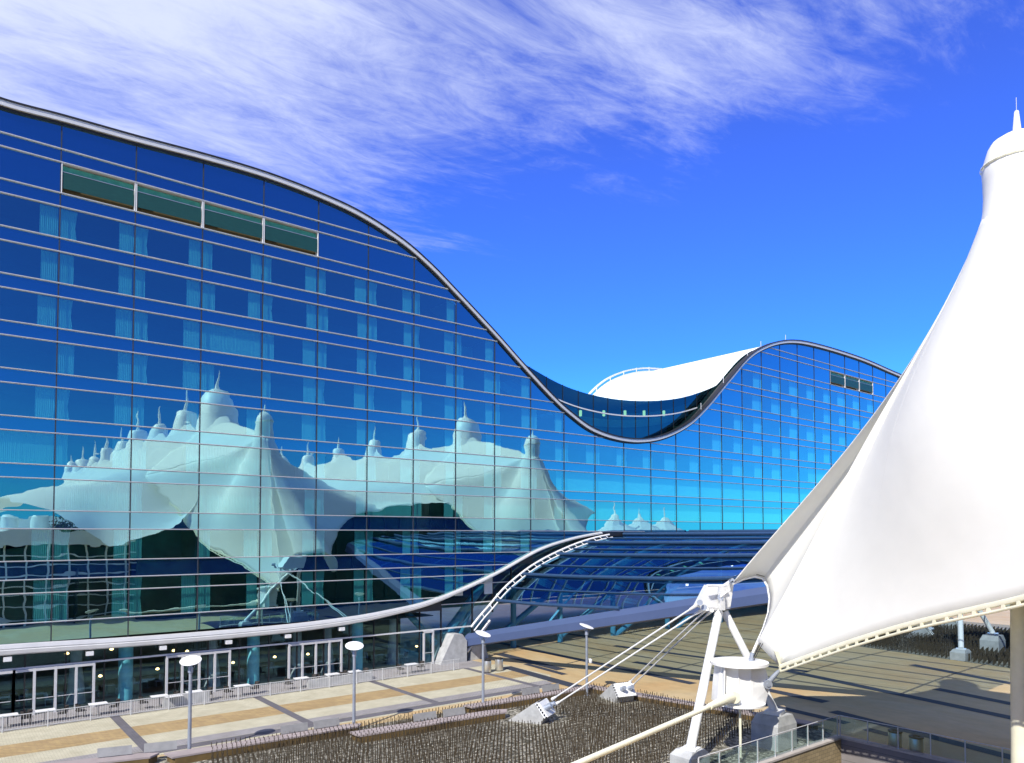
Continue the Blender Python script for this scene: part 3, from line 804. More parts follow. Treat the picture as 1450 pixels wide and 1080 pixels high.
# piers
P0 = onz(638, 938)
m = MB(); x, y = P0.x, P0.y
m.plate([(x-1.4, N-.9, 0), (x+1.5, N-.9, 0), (x+1.5, N-.9, 1.9), (x+1.0, N-.9, 2.55), (x+.1, N-.9, 2.6)], (0, 1.6, 0))
m.build('pier', 'concrete', hall)
m = MB(); m.plate([(x+2.0, N-.6, 0), (x+4.2, N-.6, 0), (x+3.6, N-.6, 1.9), (x+2.6, N-.6, 2.1)], (0, 1.6, 0)); m.build('pier', 'concrete', hall)
# inclined and upright steel inside the hall
m = MB()
m.tube((x+.3, N+1.0, 2.2), (x+7.5, N+1.2, 9.6), .42, 10); m.tube((x-.6, N+1.2, 1.6), (x-3.5, N+1.3, 4.6), .3, 8)
m.tube((x+1.4, N+.9, 1.2), (x+4.5, N+1.2, 6.8), .25, 8)
m.build('inclined_column', 'blue_steel', hall)
for (px, ya, yb, nn_) in [(727, 905, 815, N+3), (793, 895, 790, N+3), (868, 890, 790, N+3), (945, 885, 790, N+3), (1020, 880, 790, N+3)]:
    a_ = onn(px, ya, nn_); b_ = onn(px, yb, nn_)
    MB().tube((a_.x, nn_, 0), (a_.x, nn_, min(b_.z, bot(60)-.5)), .30, 10).build('hall_column', 'blue_steel', hall)
for (pa, pb) in [((700, 905), (800, 822)), ((795, 900), (880, 825)), ((868, 902), (975, 815)), ((950, 895), (1050, 812))]:
    a_ = onn(*pa, N+3); b_ = onn(*pb, N+3); MB().tube(a_, b_, .30, 8).build('brace', 'blue_steel', hall)
m = MB()
for zt in (3.3, 6.0): m.bx(44, 100, N+14, N+14.4, zt, zt+.3)
m.build('mezzanine_edge', 'blue_steel', hall)
m = MB(); m.bx(44, 100, N+16, N+16.3, 4.2, 11); m.build('inner_wall', 'blue_steel', hall)
m = MB()
for i in range(60):
    m.box((rnd.uniform(46, 96), N+rnd.uniform(4, 15.5), rnd.uniform(4.6, 9.5)), (rnd.uniform(.1, .5), .1, rnd.uniform(.08, .3)))
m.build('ceiling_lights', 'int_light', hall)

# ------------------------------------------------------------------ tents
MX, MY, MZ = 36.42, 10.81, 28.95
A = Vector((35.45, 24.81, 8.85))
def at(px, py, Y):   # point on the ray at a given horizontal run of n
    return onn(px, py, Y)
C_ = at(1097, 925, 21.6); C2_ = at(1104, 943, 21.5)
loop_n = 24.6
loop = [at(1037, 827, 24.75), at(1052, 820, 24.6), at(1068, 816, 24.3), at(1080, 819, 24.0), at(1087, 830, 23.7), at(1090, 848, 23.4), at(1088, 868, 23.1), at(1081, 890, 22.8), at(1072, 910, 22.6), at(1065, 926, 22.5)]
hk = [(1104, 943, 21.5), (1150, 926, 19.3), (1200, 908, 17.1), (1260, 888.5, 14.8), (1320, 872.5, 12.8), (1380, 859.5, 11.0), (1450, 848, 9.2)]
hem = [at(*h) for h in hk]
hem += [Vector((29.2, 6.2, 10.6)), Vector((28.2, 4.2, 13.2)), Vector((26.6, 0.0, 16.5))]
mirx = lambda v: Vector((2*MX-v.x, v.y, v.z))
# full boundary, counter direction: back-left .. hem .. C .. loop .. A .. mirrored loop .. hem2 .. back
left = [Vector((23.5, -5.5, 20.6))]+hem[::-1]+[C_]+loop[::-1]
right = [at(1050, 811, 25.1), at(1075, 807, 25.3), at(1100, 812, 25.3), at(1118, 840, 25.1), at(1124, 880, 24.6), Vector((42, 20, 6.5)), Vector((44.5, 16, 10.5)), Vector((47.5, 12.5, 13)), Vector((51, 9.5, 14.8)), Vector((55, 7, 15.6)), Vector((59, 4.5, 15.8)), Vector((55, -3, 19))]
back = [Vector((46, -9, 22.6)), Vector((36.42, -8.6, 31.2)), Vector((28, -9, 24.0))]
BD = left+[A]+right+back
n0 = len(BD)
def resample(pts, k):
    """densify closed loop with linear segments"""
    out = []
    for i, p in enumerate(pts):
        q = pts[(i+1) % len(pts)]; m_ = max(1, int((q-p).length/k))
        for j in range(m_): out.append(p.lerp(q, j/m_))
    return out
BD = resample(BD, .7)
sharp = [A, hem[0]]
for _ in range(10):
    BD = [p if min((p-q).length for q in sharp) < .25 or (p-A).length < 4 else p*.5+(BD[i-1]+BD[(i+1) % len(BD)])*.25 for i, p in enumerate(BD)]
def tent_mesh(BD, mx, my, mz, r0=1.25, r1=1.32, J=34):
    rows_ = []
    for b_ in BD+[BD[0]]:
        dx, dy = b_.x-mx, b_.y-my; L_ = math.hypot(dx, dy); ux, uy = dx/L_, dy/L_; col = []
        for j in range(J+1):
            t_ = j/J
            r_ = r1+(L_-r1)*t_**1.12
            # sagging profile: steep near the cap, straighter towards the edge
            u = t_**1.12
            prof = (1-u)*.90+.10*(1-u)**7
            kk = sm(.22, 1, t_)
            r_ = lerp(r1+lerp(11.0, min(L_, 14)-r1, .35)*u, r_, kk); bz = lerp(lerp(8.5, b_.z, sm(11, 19, b_.z)), b_.z, kk)
            z = bz+(mz-bz)*prof
            sg = .12*math.sin(math.pi*u)
            col.append((mx+ux*r_, my+uy*r_, z-sg))
        rows_.append(col)
    global TROWS; TROWS = rows_
    m = MB(); m.grid(rows_); return m
NK = MZ-3.4
tent = thing('tent_canopy', (MX, MY, 0), 'big white fabric tent peak filling the right side of the picture', 'tent', 'small end tents of the terminal roof')
memb = tent_mesh(BD, MX, MY, NK).build('membrane', 'tent', tent, smooth=True)
mod = memb.modifiers.new('th', 'SOLIDIFY'); mod.thickness = .03
def seam_parts(BD, mb):
    rws = TROWS
    for i in range(0, len(rws), 7):
        mb.path([Vector(p)+Vector((p[0]-MX, p[1]-MY, 9)).normalized()*.035 for p in rws[i][1:-1]], .011, 4)
sm_ = MB(); seam_parts(BD, sm_); so2 = sm_.build('fabric_seams', 'seam', tent); so2['kind'] = 'stuff'
def cap_parts(t, x, y, z, s_=1.0, neck=True, fine=24):
    m = MB(); m.lathe((x, y, z), [(1.45*s_, -3.9), (1.33*s_, -3.2), (1.30*s_, -2.6), (1.31*s_, -1.9), (1.34*s_, -1.35), (1.10*s_, -.55), (.95*s_, -.3), (.62*s_, -.1), (.25*s_, 0)], fine)
    o = m.build('cap', 'cap', t, smooth=True)
    m = MB(); m.lathe((x, y, z), [(1.37*s_, -1.40), (1.40*s_, -1.34), (1.37*s_, -1.28)], fine, cap=False); m.build('seam_ring', 'cream', o)
    m = MB(); m.lathe((x, y, z), [(.19*s_, -.15), (.17*s_, .1), (.09*s_, .95), (.07*s_, 1.0)], 12); sp = m.build('spire', 'cap', t, smooth=True)
    m = MB(); m.tube((x, y, z+.95), (x, y, z+1.6), .012, 5); m.build('lightning_rod', 'alu', sp)
cap_parts(tent, MX-.02, MY, MZ+.05)
MB().tube((MX-.42, MY+.25, 0), (MX, MY, MZ-1.5), .42, 24, .34).build('mast', 'cream', tent, smooth=True)
m = MB(); m.bx(MX+.10, MX+.16, MY-.46, MY-.38, 0, 14); m.build('mast_conduit', 'cream', tent)
# hem pipe with brackets
i0 = min(range(len(BD)), key=lambda i: (BD[i]-hem[-1]).length); i1 = min(range(len(BD)), key=lambda i: (BD[i]-hem[0]).length)
hd = BD[i0:i1+1][::-1]
off = Vector((0, 0, -.30))
cabm = MB(); cabm.path([p+off for p in hd], .06, 8); cab = cabm.build('edge_cable', 'cream', tent, smooth=True)
m = MB(); m.path([p+Vector((0, 0, -.04)) for p in hd], .07, 8, 1.6); m.build('hem_strip', 'cream', tent, smooth=True)
acc = 0; cnt = 0; m = MB(); dk = MB()
for a_, b_ in zip(hd, hd[1:]):
    l = (b_-a_).length; d_ = (b_-a_)/l
    while acc < l:
        p = a_+d_*acc
        m.plate([p+Vector((0, 0, -.02)), p+d_*.11+Vector((0, 0, -.02)), p+d_*.14+off, p-d_*.03+off], Vector((d_.y, -d_.x, 0))*.05)
        acc += .62
    acc -= l
m.build('hem_clamps', 'cream', tent)['kind'] = 'stuff'
# ring edge strip with lace
lp = loop
m = MB(); m.path(lp, .07, 8); o = m.build('loop_cable', 'white', tent, smooth=True)
m = MB(); 
cen = Vector((0, 0, 0))
for p in lp: cen += p
cen /= len(lp)
def outw(p, k): 
    v = (p-cen); return p+v.normalized()*k
ld = []
for a_, b_ in zip(lp, lp[1:]):
    for j in range(8): ld.append(a_.lerp(b_, j/8))
for i, p in enumerate(ld):
    tpt = (ld[min(i+1, len(ld)-1)]-ld[max(i-1, 0)]).normalized(); q = outw(p, .20)-fw*.22
    m.tube(q, q+tpt*.07, .035, 5)
m.build('lace_eyelets', 'black', tent)['kind'] = 'stuff'
m = MB(); m.path([outw(p, .42)-fw*.3 for p in ld], .018, 5); m.build('loop_seam', 'black', tent)
# corner plate at C
m = MB(); m.plate([C_+Vector((-.1, 0, .15)), C_+Vector((.25, -.05, .1)), C2_+Vector((.25, 0, 0)), C2_+Vector((.0, 0, -.12))], -fw*.12); m.build('corner_plate', 'cream', tent)
tB = copy_tree(tent, None, (MX+45.7, MY+4.5, 0), 0, 'second white fabric tent, only seen mirrored as the rightmost peak in the glass')

# anchor frame under A
def frame_parts():
    H = at(1012, 846, 25.2)
    t = thing('tent_anchor_frame', (H.x, H.y, 0), 'white two legged steel frame holding the corner of the tent', 'anchor frame', 'steel frames at the tent corners')
    q = lambda px, py, n: at(px, py, n)
    m = MB()
    poly = [q(986, 858, 25.3), (q(1001, 829, 25.3)), q(1026, 830, 25.2), q(1040, 820, 25.1), q(1034, 862, 25.1), q(1000, 865, 25.3)]
    m.plate(poly, Vector((rt.x, rt.y, 0))*.02+Vector((-fw.x, -fw.y, 0))*-.7)
    m.build('head', 'white', t)
    m = MB(); a_ = q(1018, 829, 25.0); b_ = q(1020, 866, 25.0)
    m.tube(q(1001, 829, 24.9), q(1029, 829, 24.9), .07, 6); m.plate([q(1020, 829, 24.7), q(1025, 829, 24.7), q(1027, 864, 24.7), q(1021, 864, 24.7)], fw*.5)
    m.tube(q(1020, 845, 24.7), q(1032, 836, 24.6), .06, 8)
    m.build('head_stiffener', 'white', t)
    m = MB()
    for px, py in ((991, 853), (997, 860), (1020, 846), (1036, 822)): m.tube(q(px, py, 25.0), q(px, py, 24.75), .16, 12)
    m.build('pin', 'pole', t)
    L1 = Vector((29.82, 23.36, 1.05)); L2 = Vector((36.72, 23.01, 1.95))
    MB().tube(L1, q(1018, 866, 25.3), .24, 16).build('leg', 'white', t, True)
    MB().tube(L2, q(1026, 866, 25.5), .22, 16).build('leg', 'white', t, True)
    m = MB(); m.box(L2+Vector((0, 0, -.08)), (1.1, .9, .16), .3); m.box(L1+Vector((0, 0, -.04)), (.8, .8, .1), .3); m.build('base_plate', 'white', t)
    for p, w_, h_ in ((L1, 1.0, 1.0), (L2, 1.35, 1.78)):
        m = MB(); x, y = p.x, p.y
        P = [(x-w_/2-.25, y-w_/2-.1), (x+w_/2+.25, y-w_/2-.1), (x+w_/2+.25, y+w_/2+.2), (x-w_/2-.25, y+w_/2+.2)]
        Q = [(x-w_/2, y-w_/2), (x+w_/2, y-w_/2), (x+w_/2, y+w_/2), (x-w_/2, y+w_/2)]
        zb = h_*.72
        vs = [(*a, 0) for a in P]+[(*a, zb) for a in P]+[(*a, h_) for a in Q]
        m.add(vs, [(3, 2, 1, 0), (8, 9, 10, 11)]+[(i+4*k, (i+1) % 4+4*k, (i+1) % 4+4*k+4, i+4*k+4) for k in (0, 1) for i in range(4)])
        m.build('pedestal', 'concrete', t)
    # cables to the anchor blocks
    for (pa, pb, nb) in [((989, 855), BL1[0], 0), ((996, 862), BL1[1], 0), ((1001, 862), BL2[0], 0), ((1008, 864), BL2[1], 0)]:
        a_ = q(*pa, 25.2); m = MB(); m.tube(a_, pb, .05, 8); m.tube(a_, a_.lerp(pb, .05), .12, 8, .07); m.tube(pb.lerp(a_, .03), pb, .07, 8, .12); m.build('cable', 'white', t, True)
    return t
BL1 = [onz(782, 990, 1.15), onz(787, 997, 1.0)]; BL2 = [onz(890, 967, 1.2), onz(895, 971, 1.1)]
ft = frame_parts()
copy_tree(ft, None, ft.location+Vector((45.7, 4.5, 0)), 0, 'matching anchor frame beyond the plaza, partly hidden by the tent edge and mast')
def block(px, py, tow, label, grp='concrete cable anchor blocks'):
    g0 = onz(px, py); t = thing('cable_anchor_block', g0, label, 'anchor block', grp)
    d = Vector((tow.x-g0.x, tow.y-g0.y, 0)).normalized(); w_ = Vector((-d.y, d.x, 0))
    def P(a, b_, c): return g0+d*a+w_*b_+Vector((0, 0, c))
    m = MB(); prof = [(-1.7, 0), (.55, 0), (.75, .5), (.15, 1.15), (.0, 1.2)]
    k = len(prof); vs = [P(a, -.7, z) for a, z in prof]+[P(a, .7, z) for a, z in prof]
    m.add(vs, [tuple(range(k)), tuple(range(k, 2*k))[::-1]]+[(i, k+i, k+(i+1) % k, (i+1) % k) for i in range(k)]); m.build('concrete_wedge', 'concrete', t)
    m = MB(); vs = []
    for a, z in [(.56, .38), (.78, .46), (.16, 1.28), (-.04, 1.18)]: vs += [P(a, -.78, z), P(a, .78, z)]
    vs2 = [P(.80, -.78, .42), P(.80, .78, .42), P(1.02, .7, .52), P(1.02, -.7, .52), P(.20, -.78, 1.24), P(.20, .78, 1.24), P(.42, .7, 1.34), P(.42, -.7, 1.34)]
    m.add(vs2, [(0, 1, 2, 3), (4, 7, 6, 5), (0, 3, 7, 4), (1, 5, 6, 2), (3, 2, 6, 7), (0, 4, 5, 1)]); hd_ = m.build('steel_head', 'white', t)
    m = MB()
    for i in range(6):
        f_ = i/5; c_ = P(lerp(.93, .33, f_)-.0, -.79, lerp(.50, 1.22, f_)); m.box(c_, (.07, .07, .09))
    for i in range(6): m.box(P(.3, -.45+.18*i, 1.32), (.08, .08, .06))
    m.build('slots', 'black', hd_)
    m = MB()
    for b_ in (-.32, .32): m.tube(P(.6, b_, .9), P(1.1, b_, 1.15), .2, 12, .14)
    m.build('socket', 'pole', t, True)
    return t
k1 = block(760, 1021, A, 'left cable anchor block, with two cables, near the fourth bench')
k2 = block(878, 992, A, 'right cable anchor block beside the rightmost street lamp')
copy_tree(k1, None, onz(1306, 903), .2, 'far cable anchor block in the second rod field, left one')
copy_tree(k1, None, onz(1345, 890), .2, 'far cable anchor block in the second rod field, right one')
# drum anchor at C
DC = at(1047, 960, 22.6)
zt = at(1047, 936, 22.6).z; zb = at(1047, 996, 22.6).z
dr = thing('anchor_drum', (DC.x, DC.y, 0), 'cream white tapered steel drum with top and bottom discs where the tent ties meet', 'anchor drum', None)
m = MB(); rT = 1.46
m.lathe((DC.x, DC.y, 0), [(rT, zt-.14), (rT, zt)], 40); m.build('top_disc', 'white', dr, True)
m = MB(); m.lathe((DC.x, DC.y, 0), [(1.28, zb), (1.28, zb+.1)], 40); m.build('bottom_disc', 'white', dr, True)
m = MB()
# web of the drum: broad face with stiffener ribs, slightly tapered outwards
front = Vector((-fw.x, -fw.y, 0)).normalized(); sd_ = Vector((rt.x, rt.y, 0))
def DP(a, b_, z): return Vector((DC.x, DC.y, 0))+sd_*a+front*b_+Vector((0, 0, z))
zm = lerp(zb, zt, .45)
for ring_ in [[(-1.05, -1.05), (1.05, 1.15)]]:
    sec = [(-1, -.55), (-.95, .35), (-.25, .75), (.3, .75), (1.0, .35), (1, -.55)]
    def ringp(z, k_): return [DP(a*k_[0] if a < 0 else a*k_[1], b_, z) for a, b_ in sec]
    r0_ = ringp(zb+.1, (1.32, 1.22)); r1_ = ringp(zm, (1.24, 1.46)); r2_ = ringp(zt-.14, (1.12, 1.20))
    n_ = len(sec)
    m.add(r0_+r1_+r2_, [(i+k*n_, (i+1) % n_+k*n_, (i+1) % n_+(k+1)*n_, i+(k+1)*n_) for k in (0, 1) for i in range(n_)])
m.build('drum_body', 'white', dr)
m = MB()
for a in (-.28, .32, ): m.plate([DP(a-.02, .76, zb+.1), DP(a+.03, .76, zb+.1), DP(a+.03, .76, zt-.14), DP(a-.02, .76, zt-.14)], front*.05)
m.plate([DP(-1.05, .2, zb+.12), DP(-1.0, .2, zb+.12), DP(-.95, .2, zt-.14), DP(-1.0, .2, zt-.14)], front*.6)
m.build('stiffener', 'white', dr)
m = MB(); m.lathe((DC.x-.1, DC.y, zt), [(.3, 0), (.3, .05), (.22, .1), (.1, .14)], 12); m.tube(DP(-.35, 0, zt+.05), DP(.4, .1, zt+.05), .05, 6); m.build('top_fitting', 'alu', dr)
PR = DP(1.28, .42, lerp(zb, zt, .5)); m = MB(); m.tube(PR-front*.25, PR+front*.2, .22, 18); m.tube(PR-front*.3, PR+front*.26, .10, 12)
m.build('hinge_pin', 'pole', dr, True)
MB().tube(PR, hem[0]+Vector((-.1, 0, -.25)), .16, 10, .09).build('clevis', 'pole', dr, True)
PL = DP(-.62, .9, zb+.55)
m = MB(); m.tube(PL-front*.1, PL+front*.28, .30, 20); m.build('strut_pin', 'cream', dr, True)
SE = onz(790, 1092, 5.6)
SE = CAM+ray(790, 1093)*(CAM+ray(1015, 985)*0+Vector((0, 0, 0))-CAM).length*0+ray(790, 1093)*27.0
v_ = (SE-PL)
m = MB(); m.tube(PL, PL+v_.normalized()*2.4, .27, 18, .16); m.build('strut_socket', 'cream', dr, True)
m = MB(); m.tube(PL+v_.normalized()*2.2, SE+v_*.12, .12, 16); m.build('strut', 'cream', dr, True)
RB = DP(-.15, .55, zb); MB().tube(RB, Vector((RB.x, RB.y, 0.35)), .07, 10).build('hanger_rod', 'cream', dr, True)
# horn clevis from loop bottom to drum
m = MB(); m.tube(loop[-1], DP(.6, 0, zt), .12, 8); m.build('loop_clevis', 'pole', dr, True)

# ------------------------------------------------------------------ terminal behind the camera (seen mirrored in the glass)
term = thing('terminal_building', (59, -40, 0), 'white many peaked fabric roofed terminal that appears mirrored in the hotel glass', 'terminal')
SA, SB = MX, MX+45.7
hemc = [onn(px, py, 2*N-4) for px, py in [(155, 790), (200, 765), (250, 745), (300, 731), (345, 722), (390, 716), (447, 720), (500, 722), (545, 718), (590, 714), (640, 717), (700, 733), (760, 748), (805, 754)]]
HC = [(-6, 12.5), (8.0, 13.0), (14.5, 11.2)]+[(p.x, p.z) for p in hemc]+[(105, 8.5)]
rm_A = [-10.8-20.3*k for k in range(9)]; rm_B = [-5.0-19.3*k for k in range(9)]
hA = [35.2+(1.4 if k == 3 else 0) for k in range(9)]; hB = [34.6+(1.5 if k == 5 else 0) for k in range(9)]
bigA = [1.95, 1.35, 1.2, 1.5, 1.2, 1.2, 1.2, 1.2, 1.2]; bigB = [1.75, 1.5, 1.3, 1.2, 1.2, 1.6, 1.2, 1.2, 1.2]
def Hh(s, n):
    e = sm(-14, 4, n); Rg = lerp(28.6, 24.2, sm(-16, 6, n))
    def side(ds, lo, wd): return lo+(Rg-lo)*math.exp(-(ds/wd)**1.05)
    zo = lerp(12.5, 6.5, e); mid = lerp(18.5, 15.0, e)
    if s < SA: b_ = max(9, Rg-.16*(SA-s)-(Rg-22)*(1-math.exp(-(SA-s)/7)))
    elif s > SB: b_ = max(9, Rg-.16*(s-SB)-(Rg-22)*(1-math.exp(-(s-SB)/7)))
    else:
        d1 = s-SA; d2 = SB-s; b_ = mid+(Rg-mid)*(math.exp(-(d1/8.5)**1.1)+math.exp(-(d2/8.5)**1.1))
    for (xs_, nsl, hs, bg) in ((SA, rm_A, hA, bigA), (SB, rm_B, hB, bigB)):
        for nn_, hh_, bb in zip(nsl, hs, bg):
            d_ = math.hypot(s-xs_, n-nn_)
            if d_ < 26: b_ += (hh_-1.9*bb-Rg)*math.exp(-max(0, d_-1.4*bb)/5.5)
    # bring the open end down to the hem line away from the masts
    hc = interp(HC, s); w_ = sm(-9, 4, n)*(1-max(math.exp(-((s-SA)/(7 if s < SA else 10))**4), math.exp(-((s-SB)/10)**4)))
    return lerp(b_, hc, w_)
ss = [8+i*.9 for i in range(108)]; nsr = [4-i*.95 for i in range(190)]
m = MB(); m.grid([[(s, n+min(0, .45*(s-8)-8), Hh(s, n+min(0, .45*(s-8)-8))) for s in ss] for n in nsr]); m.build('fabric_roof', 'tent_far', term, smooth=True)
for (xs_, nsl, hs, bg) in ((SA, rm_A, hA, bigA), (SB, rm_B, hB, bigB)):
    for nn_, hh_, bb in zip(nsl, hs, bg):
        m = MB(); m.lathe((xs_, nn_, hh_), [(2.1*bb, -4.4*bb), (1.85*bb, -3.4*bb), (1.6*bb, -2.4*bb), (1.48*bb, -1.3*bb), (1.2*bb, -.5*bb), (.8*bb, -.12), (.3, 0)], 20); o = m.build('mast_cap', 'cap', term, smooth=True)
        m = MB(); m.lathe((xs_, nn_, hh_), [(.42, -.1), (.28, .8), (.06, 3.6)], 8); m.build('spire', 'cap', o)
# dark glazed body below the roof
m = MB(); sg = [22+i*2 for i in range(38)]
m.grid([[(s, 1.0, 0) for s in sg], [(s, 1.0, Hh(s, 1.0)-.25) for s in sg]])
m.grid([[(15, n, 0) for n in (1, -170)], [(15, n, 7) for n in (1, -170)]]); m.grid([[(98, n, 0) for n in (1, -170)], [(98, n, 9) for n in (1, -170)]])
m.build('glass_end_wall', 'termglass', term)
m = MB()
for s in range(52, 98, 3): m.bx(s-.08, s+.08, 1.02, 1.15, 0, Hh(s, 1)-.3)
for z in (4, 8, 12): m.bx(52, 96, 1.02, 1.12, z, z+.1)
m.build('end_wall_mullions', 'louvre', term)
# low wing with white grid, roof terrace and plant
wing = thing('office_wing', (14, -1, 0), 'low white framed glass wing mirrored at the lower left of the hotel front', 'building')
WY = -2.6
m = MB(); m.bx(2.5, 24, WY-26, WY, 0, 10.2); m.build('wall', 'termglass', wing)
m = MB(); m.bx(2.0, 24.6, WY-26.5, WY+.6, 10.3, 12.3); m.build('parapet', 'cap', wing)
m = MB()
s = 2.6
while s < 24: m.bx(s-.11, s+.11, WY+.01, WY+.22, 0, 10.29); s += 2.35
for z in (.3, 1.9, 3.4, 4.7, 6.2, 7.6, 8.9): m.bx(2.5, 24, WY+.01, WY+.18, z, z+.16)
m.build('window_grid', 'white', wing)
for i, (s, n) in enumerate(((8.2, -9), (11.8, -9))):
    MB().lathe((s, n, 12.3), [(1.1, 0), (1.1, 1.9), (.9, 2.1)], 20).build('roof_vent', 'cap', wing, smooth=True)
m = MB(); m.bx(3, 20, -26, -24, 12.3, 14.6); m.build('roof_plant_room', 'roof', wing)
def leafy(name, x, y, z, w_, h_, label, cat='shrub', trunk=0, nleaf=500):
    t = thing(name, (x, y, z), label, cat, 'green shrubs on the mirrored roof terrace')
    r_ = random.Random(int(x*10)); m = MB()
    for i in range(nleaf):
        u = r_.gauss(0, .42)*w_; v = r_.gauss(0, .42)*w_*.6; ww = abs(r_.gauss(.45, .3))*h_
        c_ = Vector((x+u, y+v, z+trunk+ww)); a = Vector((r_.uniform(-1, 1), r_.uniform(-1, 1), r_.uniform(-1, 1))).normalized()*.16; b_ = a.orthogonal().normalized()*.11
        m.add([c_-a, c_+b_, c_+a, c_-b_], [(0, 1, 2, 3)])
    m.build('crown', 'leaf', t)
    MB().tube((x, y, z), (x, y, z+trunk+h_*.5), .08, 6, .03).build('trunk', 'trunk', t)
leafy('shrub', 15.0, -11, 12.3, 2.2, 1.9, 'left shrub on the mirrored white terrace')
leafy('shrub', 18.4, -10, 12.3, 2.4, 1.7, 'middle shrub on the mirrored white terrace')
leafy('shrub', 21.6, -9, 12.3, 2.2, 1.3, 'right shrub on the mirrored white terrace')
# distant small tents mirrored right of the second tent
for i, (px, lb) in enumerate(((868, 'leftmost of the three small white pavilions mirrored low in the glass'), (905, 'middle of the three small white pavilions mirrored low in the glass'), (943, 'rightmost of the three small white pavilions mirrored low in the glass'))):
    v = onn(px, 752, 2*N+90); s = v.x; n = -90
    if i == 0:
        pav = thing('pavilion', (s, n, 0), lb, 'pavilion', 'small tent pavilions far away'); s_0 = s
        m = MB(); m.lathe((s, n, 0), [(16, 11.8), (9, 13.2), (4, 15.6), (2.2, 18.2), (1.6, 19.2), (.5, 19.8), (.1, 24)], 8); m.build('roof', 'tent_far', pav)
        m = MB()
        for a in range(8): m.tube((s+15*math.cos(a*math.pi/4), n+15*math.sin(a*math.pi/4), 0), (s+15*math.cos(a*math.pi/4), n+15*math.sin(a*math.pi/4), 11.8), .3, 6)
        m.build('posts', 'cap', pav)
    else: copy_tree(pav, None, (s, n, 0), 0, lb)
t = thing('garage_building', (230, -60, 0), 'long low white parking building mirrored under the small pavilions', 'building')
m = MB()
for z in (3, 7, 11): m.bx(150, 300, -80, -60, z, z+1.1)
m.build('parapet', 'cap', t); m = MB(); m.bx(151, 299, -79, -61, 0, 11); m.build('wall', 'termglass', t)

# ------------------------------------------------------------------ landscape beyond the passage
for i in range(7):
    x = 60+i*17+rnd.uniform(-4, 4); y = N+95+rnd.uniform(-12, 12)
    t = thing('tree', (x, y, 0), ['first', 'second', 'third', 'fourth', 'fifth', 'sixth', 'seventh'][i]+' small tree from the left beyond the open passage', 'tree', 'small trees behind the hotel')
    m = MB()
    for j in range(420):
        c_ = Vector((x+rnd.gauss(0, 1.3), y+rnd.gauss(0, 1.3), 3.6+rnd.gauss(0, 1.0))); a = Vector((rnd.uniform(-1, 1), rnd.uniform(-1, 1), rnd.uniform(-1, 1))).normalized()*.3; b_ = a.orthogonal().normalized()*.22
        m.add([c_-a, c_+b_, c_+a, c_-b_], [(0, 1, 2, 3)])
    m.build('crown', 'leaf', t); MB().tube((x, y, 0), (x, y, 3.4), .16, 7, .07).build('trunk', 'trunk', t)

# ------------------------------------------------------------------ light, sky
SUN_EL = R(43)
to_sun = Vector((-.90*math.cos(SUN_EL), -.43*math.cos(SUN_EL), math.sin(SUN_EL))).normalized()
sl = bpy.data.lights.new('sun', 'SUN'); sl.energy = 4.7; sl.angle = R(.5); sl.color = (1, .95, .84)
so_ = bpy.data.objects.new('sun', sl); so_.rotation_euler = (-to_sun).to_track_quat('-Z', 'Y').to_euler(); COL.objects.link(so_)
w = bpy.data.worlds.new('World'); sc.world = w; w.use_nodes = True; nt = w.node_tree; nt.nodes.clear()
out = nt.nodes.new('ShaderNodeOutputWorld'); bg = nt.nodes.new('ShaderNodeBackground'); bg.inputs[1].default_value = .12
sky = nt.nodes.new('ShaderNodeTexSky'); sky.sky_type = 'NISHITA'; sky.sun_disc = False; sky.sun_elevation = SUN_EL
sky.sun_rotation = math.atan2(to_sun.x, to_sun.y); sky.altitude = 1600; sky.air_density = 1.0; sky.dust_density = .3; sky.ozone_density = 3.0
hs = nt.nodes.new('ShaderNodeHueSaturation'); hs.inputs['Hue'].default_value = .503; hs.inputs['Saturation'].default_value = 1.0; hs.inputs['Value'].default_value = 2.15
tint = nt.nodes.new('ShaderNodeMixRGB'); tint.blend_type = 'MULTIPLY'; tint.inputs[0].default_value = 1; tint.inputs[2].default_value = (.28, .88, 2.1, 1)
L(nt, sky.outputs[0], tint.inputs[1]); L(nt, tint.outputs[0], hs.inputs['Color'])
tc = nt.nodes.new('ShaderNodeTexCoord')
# direction expressed as a flat cloud layer: x/z, y/z, streaks along one wind direction
sep = nt.nodes.new('ShaderNodeSeparateXYZ'); L(nt, tc.outputs['Generated'], sep.inputs[0])
def math_(op, a, b=None, c=None):
    n_ = nt.nodes.new('ShaderNodeMath'); n_.operation = op
    for i, v in enumerate((a, b, c)):
        if v is None: continue
        if isinstance(v, (int, float)): n_.inputs[i].default_value = v
        else: L(nt, v, n_.inputs[i])
    return n_.outputs[0]
zc = math_('MAXIMUM', sep.outputs[2], .03)
cx = math_('DIVIDE', sep.outputs[0], zc); cyy = math_('DIVIDE', sep.outputs[1], zc)
el_ = nt.nodes.new('ShaderNodeMapRange'); L(nt, sep.outputs[2], el_.inputs[0]); el_.inputs[1].default_value = .02; el_.inputs[2].default_value = .50
L(nt, ramp(nt, el_.outputs[0], [(0, (.09, .58, 1.0)), (.45, (.14, .42, .98)), (1, (.23, .38, .94))]), tint.inputs[2])
